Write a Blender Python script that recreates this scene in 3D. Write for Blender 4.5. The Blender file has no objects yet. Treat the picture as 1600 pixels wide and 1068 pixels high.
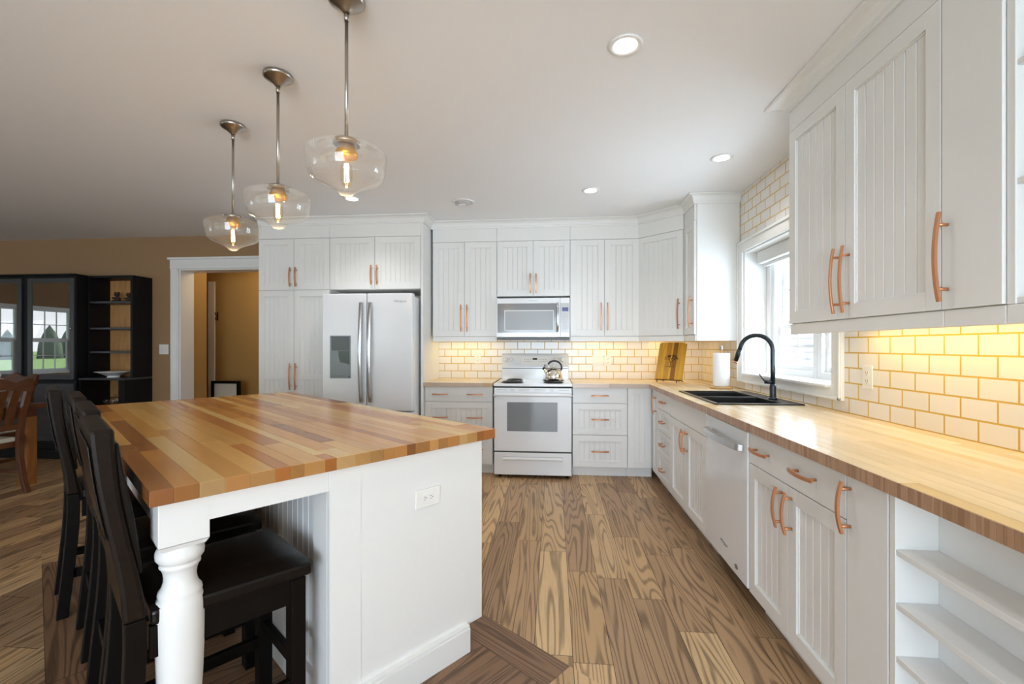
import bpy, bmesh, math, random
from mathutils import Vector, Matrix
PI = math.pi
R = math.radians
rnd = random.Random(7)
scn = bpy.context.scene
col = scn.collection

# ------------------------------------------------------------------ camera
CAM_H = 1.277
cam_data = bpy.data.cameras.new('camera')
cam_data.sensor_width = 36.0
cam_data.lens = 711.0 / 1600.0 * 36.0
cam_data.shift_y = 6.0 / 1600.0
cam_data.clip_start = 0.05
cam_data.clip_end = 400
cam = bpy.data.objects.new('camera', cam_data)
cam.location = (0, 0, CAM_H)
cam.rotation_euler = (R(90), 0, math.atan(64.5 / 711.0))
col.objects.link(cam)
scn.camera = cam

# ------------------------------------------------------------------ world, sun, daylight, exposure
scn.view_settings.view_transform = 'Standard'
scn.view_settings.look = 'None'
scn.view_settings.gamma = 1.0
scn.view_settings.use_curve_mapping = False
scn.view_settings.exposure = 0.57
scn.cycles.max_bounces = 10
scn.cycles.diffuse_bounces = 5
scn.cycles.glossy_bounces = 4
scn.cycles.transparent_max_bounces = 16
scn.cycles.sample_clamp_indirect = 6.0
scn.cycles.caustics_reflective = False
scn.cycles.caustics_refractive = False
scn.cycles.use_denoising = True

wd = bpy.data.worlds.new('sky')
scn.world = wd
wd.use_nodes = True
wn = wd.node_tree.nodes
wl = wd.node_tree.links
bg = wn['Background']
tc = wn.new('ShaderNodeTexCoord')
sep = wn.new('ShaderNodeSeparateXYZ')
wl.new(tc.outputs['Generated'], sep.inputs[0])
rampw = wn.new('ShaderNodeValToRGB')
rampw.color_ramp.elements[0].position = 0.0
rampw.color_ramp.elements[0].color = (0.95, 0.97, 1.0, 1)
rampw.color_ramp.elements[1].position = 0.6
rampw.color_ramp.elements[1].color = (0.55, 0.72, 1.0, 1)
wl.new(sep.outputs['Z'], rampw.inputs[0])
wl.new(rampw.outputs[0], bg.inputs[0])
bg.inputs[1].default_value = 1.6

sun = bpy.data.lights.new('sun', 'SUN')
sun.energy = 9.0
sun.angle = R(0.6)
sun.color = (1.0, 0.95, 0.87)
sun_o = bpy.data.objects.new('sun', sun)
sun_o.rotation_euler = Vector((-0.5, 1.5, -0.6)).to_track_quat('-Z', 'Y').to_euler()
sun_o.location = (8, -6, 9)
col.objects.link(sun_o)


def area(name, loc, target, sx, sy, power, color=(1, 1, 1), parent=None):
    l = bpy.data.lights.new(name, 'AREA')
    l.shape = 'RECTANGLE'
    l.size, l.size_y = sx, sy
    l.energy = power
    l.color = color
    o = bpy.data.objects.new(name, l)
    o.location = loc
    d = Vector(target) - Vector(loc)
    o.rotation_euler = d.to_track_quat('-Z', 'Y').to_euler()
    col.objects.link(o)
    if parent:
        o.parent = parent
    return o


DAY = (0.69, 0.845, 1.0)
# daylight entering at the window openings behind the camera, on the left and at the sink
area('daylight_rear', (-0.1, -3.9, 1.2), (0.1, 0, 3.0), 2.6, 2.0, 160, DAY)
area('daylight_rear', (-6.2, -3.9, 1.2), (-6.2, 0, 3.6), 3.4, 2.0, 8, DAY)
area('daylight_left', (-8.9, -0.45, 1.35), (-5, -0.2, 3.6), 1.7, 1.2, 20, DAY)
area('daylight_sink', (2.15, 3.34, 1.35), (0, 3.1, 2.35), 1.3, 1.0, 46, DAY)

# ------------------------------------------------------------------ materials
MATS = {}


def nt(name):
    m = bpy.data.materials.new(name)
    m.use_nodes = True
    MATS[name] = m
    return m, m.node_tree.nodes, m.node_tree.links, m.node_tree.nodes['Principled BSDF']


def S(r, g, b):
    f = lambda c: ((c / 255) / 12.92) if c / 255 <= 0.04045 else ((c / 255 + 0.055) / 1.055) ** 2.4
    return (f(r), f(g), f(b), 1)


def plain(name, color, rough=0.5, metal=0.0, bump=0.0, bscale=60.0, coat=0.0, var=0.03, emit=None, es=0.0, spec=None):
    m, n, l, p = nt(name)
    p.inputs['Roughness'].default_value = rough
    p.inputs['Metallic'].default_value = metal
    p.inputs['Coat Weight'].default_value = coat
    p.inputs['Coat Roughness'].default_value = 0.08
    if spec is not None:
        p.inputs['Specular IOR Level'].default_value = spec
    t = n.new('ShaderNodeTexCoord')
    no = n.new('ShaderNodeTexNoise')
    no.inputs['Scale'].default_value = bscale
    no.inputs['Detail'].default_value = 3
    l.new(t.outputs['Object'], no.inputs['Vector'])
    r = n.new('ShaderNodeValToRGB')
    c0 = [max(0, c * (1 - var)) for c in color[:3]]
    c1 = [min(1, c * (1 + var)) for c in color[:3]]
    r.color_ramp.elements[0].color = (*c0, 1)
    r.color_ramp.elements[1].color = (*c1, 1)
    l.new(no.outputs['Fac'], r.inputs[0])
    l.new(r.outputs[0], p.inputs['Base Color'])
    if bump > 0:
        b = n.new('ShaderNodeBump')
        b.inputs['Strength'].default_value = bump
        b.inputs['Distance'].default_value = 0.002
        l.new(no.outputs['Fac'], b.inputs['Height'])
        l.new(b.outputs[0], p.inputs['Normal'])
    if emit:
        p.inputs['Emission Color'].default_value = emit
        p.inputs['Emission Strength'].default_value = es
    return m


def glass(name, tint=(0.97, 0.98, 0.98), gloss=0.08, fres=0.5, rough=0.0, haze=0.0):
    m, n, l, p = nt(name)
    n.remove(p)
    out = n['Material Output']
    tr = n.new('ShaderNodeBsdfTransparent')
    tr.inputs[0].default_value = (*tint, 1)
    gl = n.new('ShaderNodeBsdfGlossy')
    gl.inputs['Roughness'].default_value = rough
    fr = n.new('ShaderNodeLayerWeight')
    fr.inputs[0].default_value = 0.5
    pw = n.new('ShaderNodeMath')
    pw.operation = 'POWER'
    pw.inputs[1].default_value = 2.6
    l.new(fr.outputs['Facing'], pw.inputs[0])
    ad = n.new('ShaderNodeMath')
    ad.operation = 'MULTIPLY_ADD'
    ad.use_clamp = True
    ad.inputs[1].default_value = fres
    ad.inputs[2].default_value = gloss
    l.new(pw.outputs[0], ad.inputs[0])
    mx = n.new('ShaderNodeMixShader')
    l.new(ad.outputs[0], mx.inputs[0])
    l.new(tr.outputs[0], mx.inputs[1])
    l.new(gl.outputs[0], mx.inputs[2])
    last = mx
    if haze:
        df = n.new('ShaderNodeBsdfDiffuse'); df.inputs[0].default_value = (.95, .94, .92, 1)
        hz = n.new('ShaderNodeMixShader'); hz.inputs[0].default_value = haze
        l.new(mx.outputs[0], hz.inputs[1]); l.new(df.outputs[0], hz.inputs[2])
        last = hz
    l.new(last.outputs[0], out.inputs[0])
    return m


def emitter(name, color, strength):
    m, n, l, p = nt(name)
    p.inputs['Base Color'].default_value = color
    p.inputs['Emission Color'].default_value = color
    p.inputs['Emission Strength'].default_value = strength
    return m


def tile(name, axis, off_u, off_z):
    m, n, l, p = nt(name)
    t = n.new('ShaderNodeTexCoord')
    s = n.new('ShaderNodeSeparateXYZ')
    l.new(t.outputs['Object'], s.inputs[0])
    cb = n.new('ShaderNodeCombineXYZ')
    a1 = n.new('ShaderNodeMath'); a1.inputs[1].default_value = off_u
    a2 = n.new('ShaderNodeMath'); a2.inputs[1].default_value = off_z
    l.new(s.outputs[axis], a1.inputs[0])
    l.new(s.outputs['Z'], a2.inputs[0])
    l.new(a1.outputs[0], cb.inputs[0])
    l.new(a2.outputs[0], cb.inputs[1])
    br = n.new('ShaderNodeTexBrick')
    br.offset = 0.5
    br.inputs['Scale'].default_value = 1.0
    br.inputs['Brick Width'].default_value = 0.150
    br.inputs['Row Height'].default_value = 0.0815
    br.inputs['Mortar Size'].default_value = 0.0040
    br.inputs['Mortar Smooth'].default_value = 0.15
    br.inputs['Color1'].default_value = S(236, 232, 228)
    br.inputs['Color2'].default_value = S(240, 236, 232)
    br.inputs['Mortar'].default_value = S(214, 176, 88)
    l.new(cb.outputs[0], br.inputs['Vector'])
    l.new(br.outputs['Color'], p.inputs['Base Color'])
    rg = n.new('ShaderNodeMapRange')
    rg.inputs[3].default_value = 0.22
    rg.inputs[4].default_value = 0.8
    l.new(br.outputs['Fac'], rg.inputs[0])
    l.new(rg.outputs[0], p.inputs['Roughness'])
    b = n.new('ShaderNodeBump')
    b.invert = True
    b.inputs['Strength'].default_value = 0.5
    b.inputs['Distance'].default_value = 0.002
    l.new(br.outputs['Fac'], b.inputs['Height'])
    l.new(b.outputs[0], p.inputs['Normal'])
    return m


def wood(name, ku=1.0, kv=1.0, contour=10.0, line=0.25, fine=0.12, rough=0.35, coat=0.0, base=None, use_attr=True, scale_noise=2.0, bump=0.15, dark=(0.45, 0.36, 0.28), lo=-0.2):
    """board-wise wood: UV in metres (u along the grain), per-board colour in attribute Col"""
    m, n, l, p = nt(name)
    p.inputs['Roughness'].default_value = rough
    p.inputs['Coat Weight'].default_value = coat
    p.inputs['Coat Roughness'].default_value = 0.12
    uv = n.new('ShaderNodeUVMap')
    mp = n.new('ShaderNodeMapping')
    mp.inputs['Scale'].default_value = (ku, kv, 1)
    l.new(uv.outputs[0], mp.inputs[0])
    no = n.new('ShaderNodeTexNoise')
    no.inputs['Scale'].default_value = scale_noise
    no.inputs['Detail'].default_value = 1.5
    no.inputs['Roughness'].default_value = 0.35
    no.inputs['Distortion'].default_value = 0.25
    l.new(mp.outputs[0], no.inputs['Vector'])
    mu = n.new('ShaderNodeMath'); mu.operation = 'MULTIPLY'; mu.inputs[1].default_value = contour * 2 * PI
    l.new(no.outputs['Fac'], mu.inputs[0])
    si = n.new('ShaderNodeMath'); si.operation = 'SINE'
    l.new(mu.outputs[0], si.inputs[0])
    mr = n.new('ShaderNodeMapRange')
    mr.inputs[1].default_value = lo
    mr.inputs[2].default_value = 1.0
    l.new(si.outputs[0], mr.inputs[0])
    # fine pores
    mp2 = n.new('ShaderNodeMapping')
    mp2.inputs['Scale'].default_value = (6, 170, 1)
    l.new(uv.outputs[0], mp2.inputs[0])
    no2 = n.new('ShaderNodeTexNoise')
    no2.inputs['Scale'].default_value = 1.0
    no2.inputs['Detail'].default_value = 4
    l.new(mp2.outputs[0], no2.inputs['Vector'])
    # broad tone drift
    mp3 = n.new('ShaderNodeMapping')
    mp3.inputs['Scale'].default_value = (2.0, 9.0, 1)
    l.new(uv.outputs[0], mp3.inputs[0])
    no3 = n.new('ShaderNodeTexNoise')
    no3.inputs['Scale'].default_value = 1.3
    no3.inputs['Detail'].default_value = 3
    l.new(mp3.outputs[0], no3.inputs['Vector'])
    m1 = n.new('ShaderNodeMath'); m1.operation = 'MULTIPLY'; m1.inputs[1].default_value = line
    l.new(mr.outputs[0], m1.inputs[0])
    m2 = n.new('ShaderNodeMath'); m2.operation = 'MULTIPLY_ADD'; m2.inputs[1].default_value = fine * 2; m2.inputs[2].default_value = -fine
    l.new(no2.outputs['Fac'], m2.inputs[0])
    m3 = n.new('ShaderNodeMath'); m3.operation = 'MULTIPLY_ADD'; m3.inputs[1].default_value = 0.7; m3.inputs[2].default_value = -0.35
    l.new(no3.outputs['Fac'], m3.inputs[0])
    ad = n.new('ShaderNodeMath'); l.new(m1.outputs[0], ad.inputs[0]); l.new(m2.outputs[0], ad.inputs[1])
    ad2 = n.new('ShaderNodeMath'); l.new(ad.outputs[0], ad2.inputs[0]); l.new(m3.outputs[0], ad2.inputs[1])
    ad2.use_clamp = True
    if use_attr:
        at = n.new('ShaderNodeAttribute'); at.attribute_name = 'Col'
        csrc = at.outputs['Color']
    else:
        rg = n.new('ShaderNodeRGB'); rg.outputs[0].default_value = base
        csrc = rg.outputs[0]
    dk = n.new('ShaderNodeMix'); dk.data_type = 'RGBA'; dk.blend_type = 'MULTIPLY'
    dk.inputs[0].default_value = 1.0
    l.new(csrc, dk.inputs[6]); dk.inputs[7].default_value = (*dark, 1)
    mx = n.new('ShaderNodeMix'); mx.data_type = 'RGBA'
    l.new(ad2.outputs[0], mx.inputs[0])
    l.new(csrc, mx.inputs[6]); l.new(dk.outputs[2], mx.inputs[7])
    l.new(mx.outputs[2], p.inputs['Base Color'])
    if bump:
        b = n.new('ShaderNodeBump'); b.invert = True
        b.inputs['Strength'].default_value = bump
        b.inputs['Distance'].default_value = 0.001
        l.new(ad.outputs[0], b.inputs['Height'])
        l.new(b.outputs[0], p.inputs['Normal'])
    return m


M = MATS
plain('white_paint', (0.80, 0.79, 0.77, 1), 0.38, bscale=25, var=0.01)
plain('gap_shadow', (0.10, 0.095, 0.09, 1), 0.8)
plain('trim_white', (0.84, 0.835, 0.82, 1), 0.4, bscale=20, var=0.01)
plain('ceiling_paint', (0.88, 0.88, 0.885, 1), 0.9, bump=0.05, bscale=180, var=0.01)
plain('tan_wall', S(158, 126, 92), 0.85, bump=0.08, bscale=140, var=0.02)
plain('hall_wall', S(176, 138, 78), 0.85, bump=0.08, bscale=140, var=0.02)
plain('copper', S(206, 144, 104), 0.36, metal=0.6, bscale=200)
plain('appliance_white', (0.80, 0.81, 0.83, 1), 0.18, coat=0.4, bscale=15, var=0.008)
plain('appliance_grey', (0.50, 0.50, 0.51, 1), 0.25, coat=0.3)
plain('bottom_grey', (0.10, 0.10, 0.10, 1), 0.4)
plain('dark_gap', (0.015, 0.015, 0.015, 1), 0.7)
plain('black_plastic', (0.012, 0.012, 0.014, 1), 0.3)
plain('black_paint', (0.006, 0.006, 0.007, 1), 0.5, bscale=30, spec=.25)
plain('black_paint_sheen', (0.050, 0.052, 0.056, 1), 0.4, bscale=30)  # black paint greyed, window reflection put into its colour
plain('steel', (0.62, 0.63, 0.65, 1), 0.22, metal=1.0, bscale=120)
plain('nickel', (0.42, 0.38, 0.34, 1), 0.28, metal=1.0, bscale=120)
plain('chrome', (0.80, 0.76, 0.68, 1), 0.08, metal=1.0)
plain('brass', S(216, 160, 52), 0.3, metal=0.9)
plain('faucet_black', (0.02, 0.027, 0.036, 1), 0.28, metal=0.3, coat=0.3)
plain('sink_black', (0.012, 0.012, 0.013, 1), 0.3, bscale=300, bump=0.1)
plain('oven_glass', (0.22, 0.235, 0.25, 1), 0.08, coat=0.6)
plain('micro_glass', (0.19, 0.19, 0.195, 1), 0.14, coat=0.3)
plain('micro_window', (0.33, 0.335, 0.34, 1), 0.3)
plain('paper', (0.86, 0.86, 0.86, 1), 0.9, bump=0.4, bscale=300)
plain('porcelain', (0.82, 0.81, 0.79, 1), 0.2, coat=0.4)
plain('leather', (0.007, 0.005, 0.004, 1), 0.30, bump=0.35, bscale=90, coat=0.04, var=0.25, spec=.2)
plain('leather_back', (0.012, 0.007, 0.0045, 1), 0.42, bump=0.3, bscale=60, coat=0.0, var=0.5, spec=.14)
plain('espresso', (0.005, 0.0036, 0.003, 1), 0.42, bscale=40, var=0.2, spec=.13)
plain('cream_fabric', S(205, 196, 178), 0.9, bump=0.4, bscale=400)
plain('plate_white', (0.84, 0.82, 0.78, 1), 0.35)
plain('led_diffuser', (0.9, 0.8, 0.5, 1), 0.5, emit=(1, 0.8, 0.4, 1), es=3.0)
plain('bear_brown', S(70, 48, 34), 0.8, bump=0.6, bscale=200, var=0.3)
plain('lens_grey', (0.52, 0.51, 0.50, 1), 0.4)
plain('blind_white', (0.82, 0.82, 0.81, 1), 0.7)
plain('vinyl_white', (0.85, 0.86, 0.86, 1), 0.35)
plain('logo_grey', (0.30, 0.31, 0.34, 1), 0.3, metal=0.6)
plain('burn_brown', S(70, 40, 12), 0.7)
plain('grass', S(116, 150, 62), 0.95, bscale=0.6, var=0.25)
plain('foliage', S(44, 66, 40), 0.9, bscale=6, var=0.5, bump=0.5)
plain('siding', (0.62, 0.64, 0.67, 1), 0.7, bscale=20)
plain('display_blue', (0.01, 0.012, 0.03, 1), 0.15, emit=(0.1, 0.12, 0.5, 1), es=0.25)
plain('dispenser_dark', (0.02, 0.022, 0.025, 1), 0.2, coat=0.4)
plain('dispenser_grey', (0.20, 0.21, 0.225, 1), 0.3, metal=0.5)
emitter('lamp_lens', (1.0, 0.95, 0.86, 1), 7.0)
emitter('filament', (1.0, 0.70, 0.30, 1), 38.0)
glass('window_glass', (0.98, 0.99, 0.99), 0.03, 0.5)
glass('shade_glass', (0.965, 0.965, 0.96), 0.06, 0.6, haze=.05)
glass('bulb_glass', (1.0, 0.93, 0.80), 0.03, 0.3)
glass('hutch_glass', (0.55, 0.56, 0.56), 0.42, 0.5)
glass('clear_glass', (0.9, 0.9, 0.88), 0.10, 0.5)
tile('tile_back', 'X', 0.02, -0.914)
tile('tile_right', 'Y', 0.015, -0.914)
wood('floor_wood', ku=0.42, kv=5.2, contour=15.0, line=0.70, fine=0.40, rough=0.42, scale_noise=1.6, bump=0.35, dark=(0.27, 0.23, 0.20), lo=.0)
wood('maple', ku=0.5, kv=4.0, contour=5.0, line=0.12, fine=0.05, rough=0.24, coat=0.10, scale_noise=1.5, bump=0.0, dark=(0.58, 0.44, 0.32))
wood('oak_panel', ku=0.8, kv=5, contour=5, line=0.25, use_attr=False, base=S(196, 146, 92), rough=0.5, bump=0)
wood('walnut_dark', ku=0.8, kv=5, contour=5, line=0.35, use_attr=False, base=S(92, 52, 26), rough=0.3, coat=0.2, bump=0)
wood('pine_leg', ku=0.8, kv=5, contour=5, line=0.35, use_attr=False, base=S(150, 96, 46), rough=0.35, coat=0.2, bump=0)
wood('board_wood', ku=1, kv=6, contour=4, line=0.25, rough=0.4, bump=0)
wood('base_wood', ku=1, kv=6, contour=4, line=0.2, use_attr=False, base=S(206, 164, 110), rough=0.5, bump=0)


# ------------------------------------------------------------------ mesh builder
class MB:
    def __init__(self):
        self.v, self.f, self.mi, self.sm = [], [], [], []
        self.colr, self.uv = {}, {}

    def face(self, idx, mi=0, smooth=False, color=None, uv=None):
        k = len(self.f)
        self.f.append(list(idx)); self.mi.append(mi); self.sm.append(smooth)
        if color is not None:
            self.colr[k] = color
        if uv is not None:
            self.uv[k] = uv

    def box(self, x0, x1, y0, y1, z0, z1, mi=0, color=None, uvaxis=None, uvoff=(0, 0)):
        b = len(self.v)
        x0, x1 = min(x0, x1), max(x0, x1); y0, y1 = min(y0, y1), max(y0, y1); z0, z1 = min(z0, z1), max(z0, z1)
        self.v += [(x0, y0, z0), (x1, y0, z0), (x1, y1, z0), (x0, y1, z0), (x0, y0, z1), (x1, y0, z1), (x1, y1, z1), (x0, y1, z1)]
        for q in ((0, 3, 2, 1), (4, 5, 6, 7), (0, 1, 5, 4), (1, 2, 6, 5), (2, 3, 7, 6), (3, 0, 4, 7)):
            uv = None
            if uvaxis is not None:
                o = [a for a in (0, 1, 2) if a != uvaxis]
                uv = [(self.v[b + i][uvaxis] + uvoff[0], self.v[b + i][o[0]] + self.v[b + i][o[1]] + uvoff[1]) for i in q]
            self.face([b + i for i in q], mi, False, color, uv)
        return self

    def obox(self, c, half, rot, mi=0, color=None, uvaxis=None):
        """oriented box; rot: 3x3 Matrix"""
        b = len(self.v)
        for sx, sy, sz in ((-1, -1, -1), (1, -1, -1), (1, 1, -1), (-1, 1, -1), (-1, -1, 1), (1, -1, 1), (1, 1, 1), (-1, 1, 1)):
            p = rot @ Vector((sx * half[0], sy * half[1], sz * half[2])) + Vector(c)
            self.v.append(tuple(p))
        for q in ((0, 3, 2, 1), (4, 5, 6, 7), (0, 1, 5, 4), (1, 2, 6, 5), (2, 3, 7, 6), (3, 0, 4, 7)):
            self.face([b + i for i in q], mi, False, color)
        return self

    def lathe(self, prof, c=(0, 0, 0), n=32, mi=0, smooth=True, cap=True):
        """prof: list of (radius, z)"""
        b = len(self.v)
        for r, z in prof:
            for i in range(n):
                a = 2 * PI * i / n
                self.v.append((c[0] + r * math.cos(a), c[1] + r * math.sin(a), c[2] + z))
        for k in range(len(prof) - 1):
            for i in range(n):
                j = (i + 1) % n
                self.face([b + k * n + i, b + k * n + j, b + (k + 1) * n + j, b + (k + 1) * n + i], mi, smooth)
        if cap:
            self.face([b + i for i in range(n)][::-1], mi)
            self.face([b + (len(prof) - 1) * n + i for i in range(n)], mi)
        return self

    def tube(self, pts, rad, n=10, mi=0, sect=None, up=(0, 0, 1), cap=True, smooth=True):
        """sweep a circle (or list of (a,b) section points) along pts; rad scalar or list"""
        pts = [Vector(p) for p in pts]
        b = len(self.v)
        if sect is None:
            sect = [(math.cos(2 * PI * i / n), math.sin(2 * PI * i / n)) for i in range(n)]
        m = len(sect)
        for k, p in enumerate(pts):
            t = (pts[min(k + 1, len(pts) - 1)] - pts[max(k - 1, 0)]).normalized()
            u = Vector(up)
            if abs(t.dot(u)) > 0.98:
                u = Vector((1, 0, 0)) if abs(t.x) < 0.9 else Vector((0, 1, 0))
            s = t.cross(u).normalized()
            w = s.cross(t).normalized()
            r = rad[k] if isinstance(rad, (list, tuple)) else rad
            for a, c in sect:
                self.v.append(tuple(p + s * (a * r) + w * (c * r)))
        for k in range(len(pts) - 1):
            for i in range(m):
                j = (i + 1) % m
                self.face([b + k * m + i, b + k * m + j, b + (k + 1) * m + j, b + (k + 1) * m + i], mi, smooth)
        if cap:
            self.face([b + i for i in range(m)][::-1], mi)
            self.face([b + (len(pts) - 1) * m + i for i in range(m)], mi)
        return self

    def prism(self, poly, axis, a0, a1, mi=0, smooth=False):
        """extrude a 2D polygon along axis; axis 'x': poly=(y,z), 'y': (x,z), 'z': (x,y)"""
        b = len(self.v)
        mk = {'x': lambda p, a: (a, p[0], p[1]), 'y': lambda p, a: (p[0], a, p[1]), 'z': lambda p, a: (p[0], p[1], a)}[axis]
        n = len(poly)
        for a in (a0, a1):
            for p in poly:
                self.v.append(mk(p, a))
        for i in range(n):
            j = (i + 1) % n
            self.face([b + i, b + j, b + n + j, b + n + i], mi, smooth)
        self.face([b + i for i in range(n)][::-1], mi)
        self.face([b + n + i for i in range(n)], mi)
        return self

    def sphere(self, c, r, mi=0, n=16, m=10):
        rx, ry, rz = r if isinstance(r, (tuple, list)) else (r, r, r)
        b = len(self.v)
        for k in range(m + 1):
            ph = PI * k / m
            rr = max(math.sin(ph), 0.001)
            for i in range(n):
                a = 2 * PI * i / n
                self.v.append((c[0] + rx * rr * math.cos(a), c[1] + ry * rr * math.sin(a), c[2] - rz * math.cos(ph)))
        for k in range(m):
            for i in range(n):
                j = (i + 1) % n
                self.face([b + k * n + i, b + k * n + j, b + (k + 1) * n + j, b + (k + 1) * n + i], mi, True)
        return self

    def torus(self, c, R0, r, n=32, m=8, mi=0):
        b = len(self.v)
        for i in range(n):
            a = 2 * PI * i / n
            for k in range(m):
                t = 2 * PI * k / m
                q = R0 + r * math.cos(t)
                self.v.append((c[0] + q * math.cos(a), c[1] + q * math.sin(a), c[2] + r * math.sin(t)))
        for i in range(n):
            for k in range(m):
                i2, k2 = (i + 1) % n, (k + 1) % m
                self.face([b + i * m + k, b + i2 * m + k, b + i2 * m + k2, b + i * m + k2], mi, True)
        return self

    def build(self, name, mats, parent=None, bevel=0.0, loc=None, rz=0.0, ang=50, fix=True, subsurf=0):
        me = bpy.data.meshes.new(name)
        me.from_pydata(self.v, [], self.f)
        if not isinstance(mats, (list, tuple)):
            mats = [mats]
        for m in mats:
            me.materials.append(M[m])
        for i, p in enumerate(me.polygons):
            p.material_index = self.mi[i]
            p.use_smooth = self.sm[i]
        if self.uv or self.colr:
            uvl = me.uv_layers.new(name='UVMap')
            me.color_attributes.new('Col', 'FLOAT_COLOR', 'CORNER')
            uvl, ca = me.uv_layers['UVMap'], me.color_attributes['Col']
            for i, p in enumerate(me.polygons):
                u = self.uv.get(i)
                c = self.colr.get(i, (0.5, 0.5, 0.5))
                for j, li in enumerate(p.loop_indices):
                    if u:
                        uvl.data[li].uv = u[j]
                    ca.data[li].color = (*c[:3], 1)
        elif any(m.node_tree.nodes.get('UV Map') for m in [M[x] for x in mats]):
            # simple box projection in metres, grain along the longest side
            uvl = me.uv_layers.new(name='UVMap')
            xs = list(zip(*self.v))
            ext = [max(a) - min(a) for a in xs]
            g = ext.index(max(ext))
            o = [a for a in (0, 1, 2) if a != g]
            for p in me.polygons:
                for li, vi in zip(p.loop_indices, p.vertices):
                    q = self.v[vi]
                    uvl.data[li].uv = (q[g], q[o[0]] + q[o[1]])
        if fix:
            bm = bmesh.new(); bm.from_mesh(me)
            bmesh.ops.recalc_face_normals(bm, faces=bm.faces)
            bm.to_mesh(me); bm.free()
        me.update()
        ob = bpy.data.objects.new(name, me)
        col.objects.link(ob)
        if parent:
            ob.parent = parent
        if loc:
            ob.location = loc
        ob.rotation_euler = (0, 0, rz)
        if bevel > 0:
            md = ob.modifiers.new('bevel', 'BEVEL')
            md.width = bevel; md.segments = 2; md.limit_method = 'ANGLE'; md.angle_limit = R(ang)
        if subsurf:
            md = ob.modifiers.new('sub', 'SUBSURF')
            md.levels = subsurf; md.render_levels = subsurf
        return ob


def tag(o, label, cat, group=None):
    o['label'] = label; o['category'] = cat
    if group:
        o['group'] = group
    return o


def struct(o):
    o['kind'] = 'structure'
    return o


def thing(name, label, cat, loc=(0, 0, 0), rz=0.0, group=None):
    o = bpy.data.objects.new(name, None)
    o.empty_display_size = 0.1
    col.objects.link(o)
    o.location = loc; o.rotation_euler = (0, 0, rz)
    return tag(o, label, cat, group)


def copy_tree(o, parent=None):
    c = o.copy()
    col.objects.link(c)
    if parent:
        c.parent = parent
    for ch in list(o.children):
        copy_tree(ch, c)
    return c


def text_mesh(name, body, size, mat, parent, loc, rot, depth=0.0006, shear=0.0):
    cu = bpy.data.curves.new(name, 'FONT')
    cu.body = body; cu.size = size; cu.extrude = depth; cu.shear = shear
    cu.align_x = 'CENTER'; cu.align_y = 'CENTER'
    t = bpy.data.objects.new(name + '_src', cu)
    col.objects.link(t)
    bpy.context.view_layer.update()
    me = bpy.data.meshes.new_from_object(t.evaluated_get(bpy.context.evaluated_depsgraph_get()))
    me.name = name
    bpy.data.objects.remove(t)
    me.materials.clear(); me.materials.append(M[mat])
    o = bpy.data.objects.new(name, me)
    col.objects.link(o)
    o.parent = parent; o.location = loc; o.rotation_euler = rot
    return o


# ------------------------------------------------------------------ room shell
XR, YB, HC = 1.59, 5.05, 2.58
XL, YF = -9.0, -4.0
# floor: plank by plank
PHI = R(38.5)
IX, IY = -0.999, 1.044
AV = Vector((math.sin(PHI), math.cos(PHI)))
BV = Vector((-math.cos(PHI), math.sin(PHI)))
IW, IL = 1.197, 2.32


def isl(p, q):
    v = Vector((IX, IY)) + AV * p + BV * q
    return (v.x, v.y)


FLOOR_TONES = [S(206, 170, 126), S(190, 154, 112), S(172, 138, 102), S(216, 182, 136), S(156, 122, 90), S(198, 160, 114), S(182, 146, 108), S(164, 130, 96)]


def clip_poly(poly, inside, inter):
    out = []
    for i in range(len(poly)):
        a, b = poly[i], poly[(i + 1) % len(poly)]
        ia, ib = inside(a), inside(b)
        if ia:
            out.append(a)
        if ia != ib:
            out.append(inter(a, b))
    return out


def half(poly, nx, ny, d):
    """keep points with nx*x+ny*y<=d"""
    f = lambda p: nx * p[0] + ny * p[1] - d
    def inter(a, b):
        t = f(a) / (f(a) - f(b))
        return (a[0] + (b[0] - a[0]) * t, a[1] + (b[1] - a[1]) * t)
    return clip_poly(poly, lambda p: f(p) <= 1e-9, inter) if poly else poly


def subtract_rect(poly, planes):
    """polygon minus a convex region (list of (nx,ny,d)): returns convex pieces"""
    out = []
    rest = poly
    for nx, ny, d in planes:
        o = half(rest, -nx, -ny, -d)
        if len(o) >= 3:
            out.append(o)
        rest = half(rest, nx, ny, d)
        if len(rest) < 3:
            break
    return out


fl = MB()
fl.face([0, 1, 2, 3], 1)
fl.v += [(XL, YF, -0.004), (XR + 0.1, YF, -0.004), (XR + 0.1, 9.0, -0.004), (XL, 9.0, -0.004)]
BO, BI = 0.33, 0.19     # outer and inner reach of the border frame round the island


def rect_planes(e0, e1, f0, f1):
    c = Vector((IX, IY))
    return [(-AV.x, -AV.y, -(AV.dot(c) + e0)), (AV.x, AV.y, AV.dot(c) + e1), (-BV.x, -BV.y, -(BV.dot(c) + f0)), (BV.x, BV.y, BV.dot(c) + f1)]


EA, EB, EC, ED = -0.17, 1.277, -0.345, 2.39
OUT = rect_planes(EA, EB, EC, ED)


def add_plank(poly, u_dir, v_dir, tone):
    b = len(fl.v)
    for p in poly:
        fl.v.append((p[0], p[1], 0.0))
    ou, ov = rnd.uniform(0, 50), rnd.uniform(0, 50)
    uv = [(p[0] * u_dir[0] + p[1] * u_dir[1] + ou, p[0] * v_dir[0] + p[1] * v_dir[1] + ov) for p in poly]
    fl.face(list(range(b, b + len(poly))), 0, False, tone, uv)


def tone():
    c = rnd.choice(FLOOR_TONES)
    k = rnd.uniform(0.86, 1.1)
    return tuple(x * k for x in c[:3])


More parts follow.
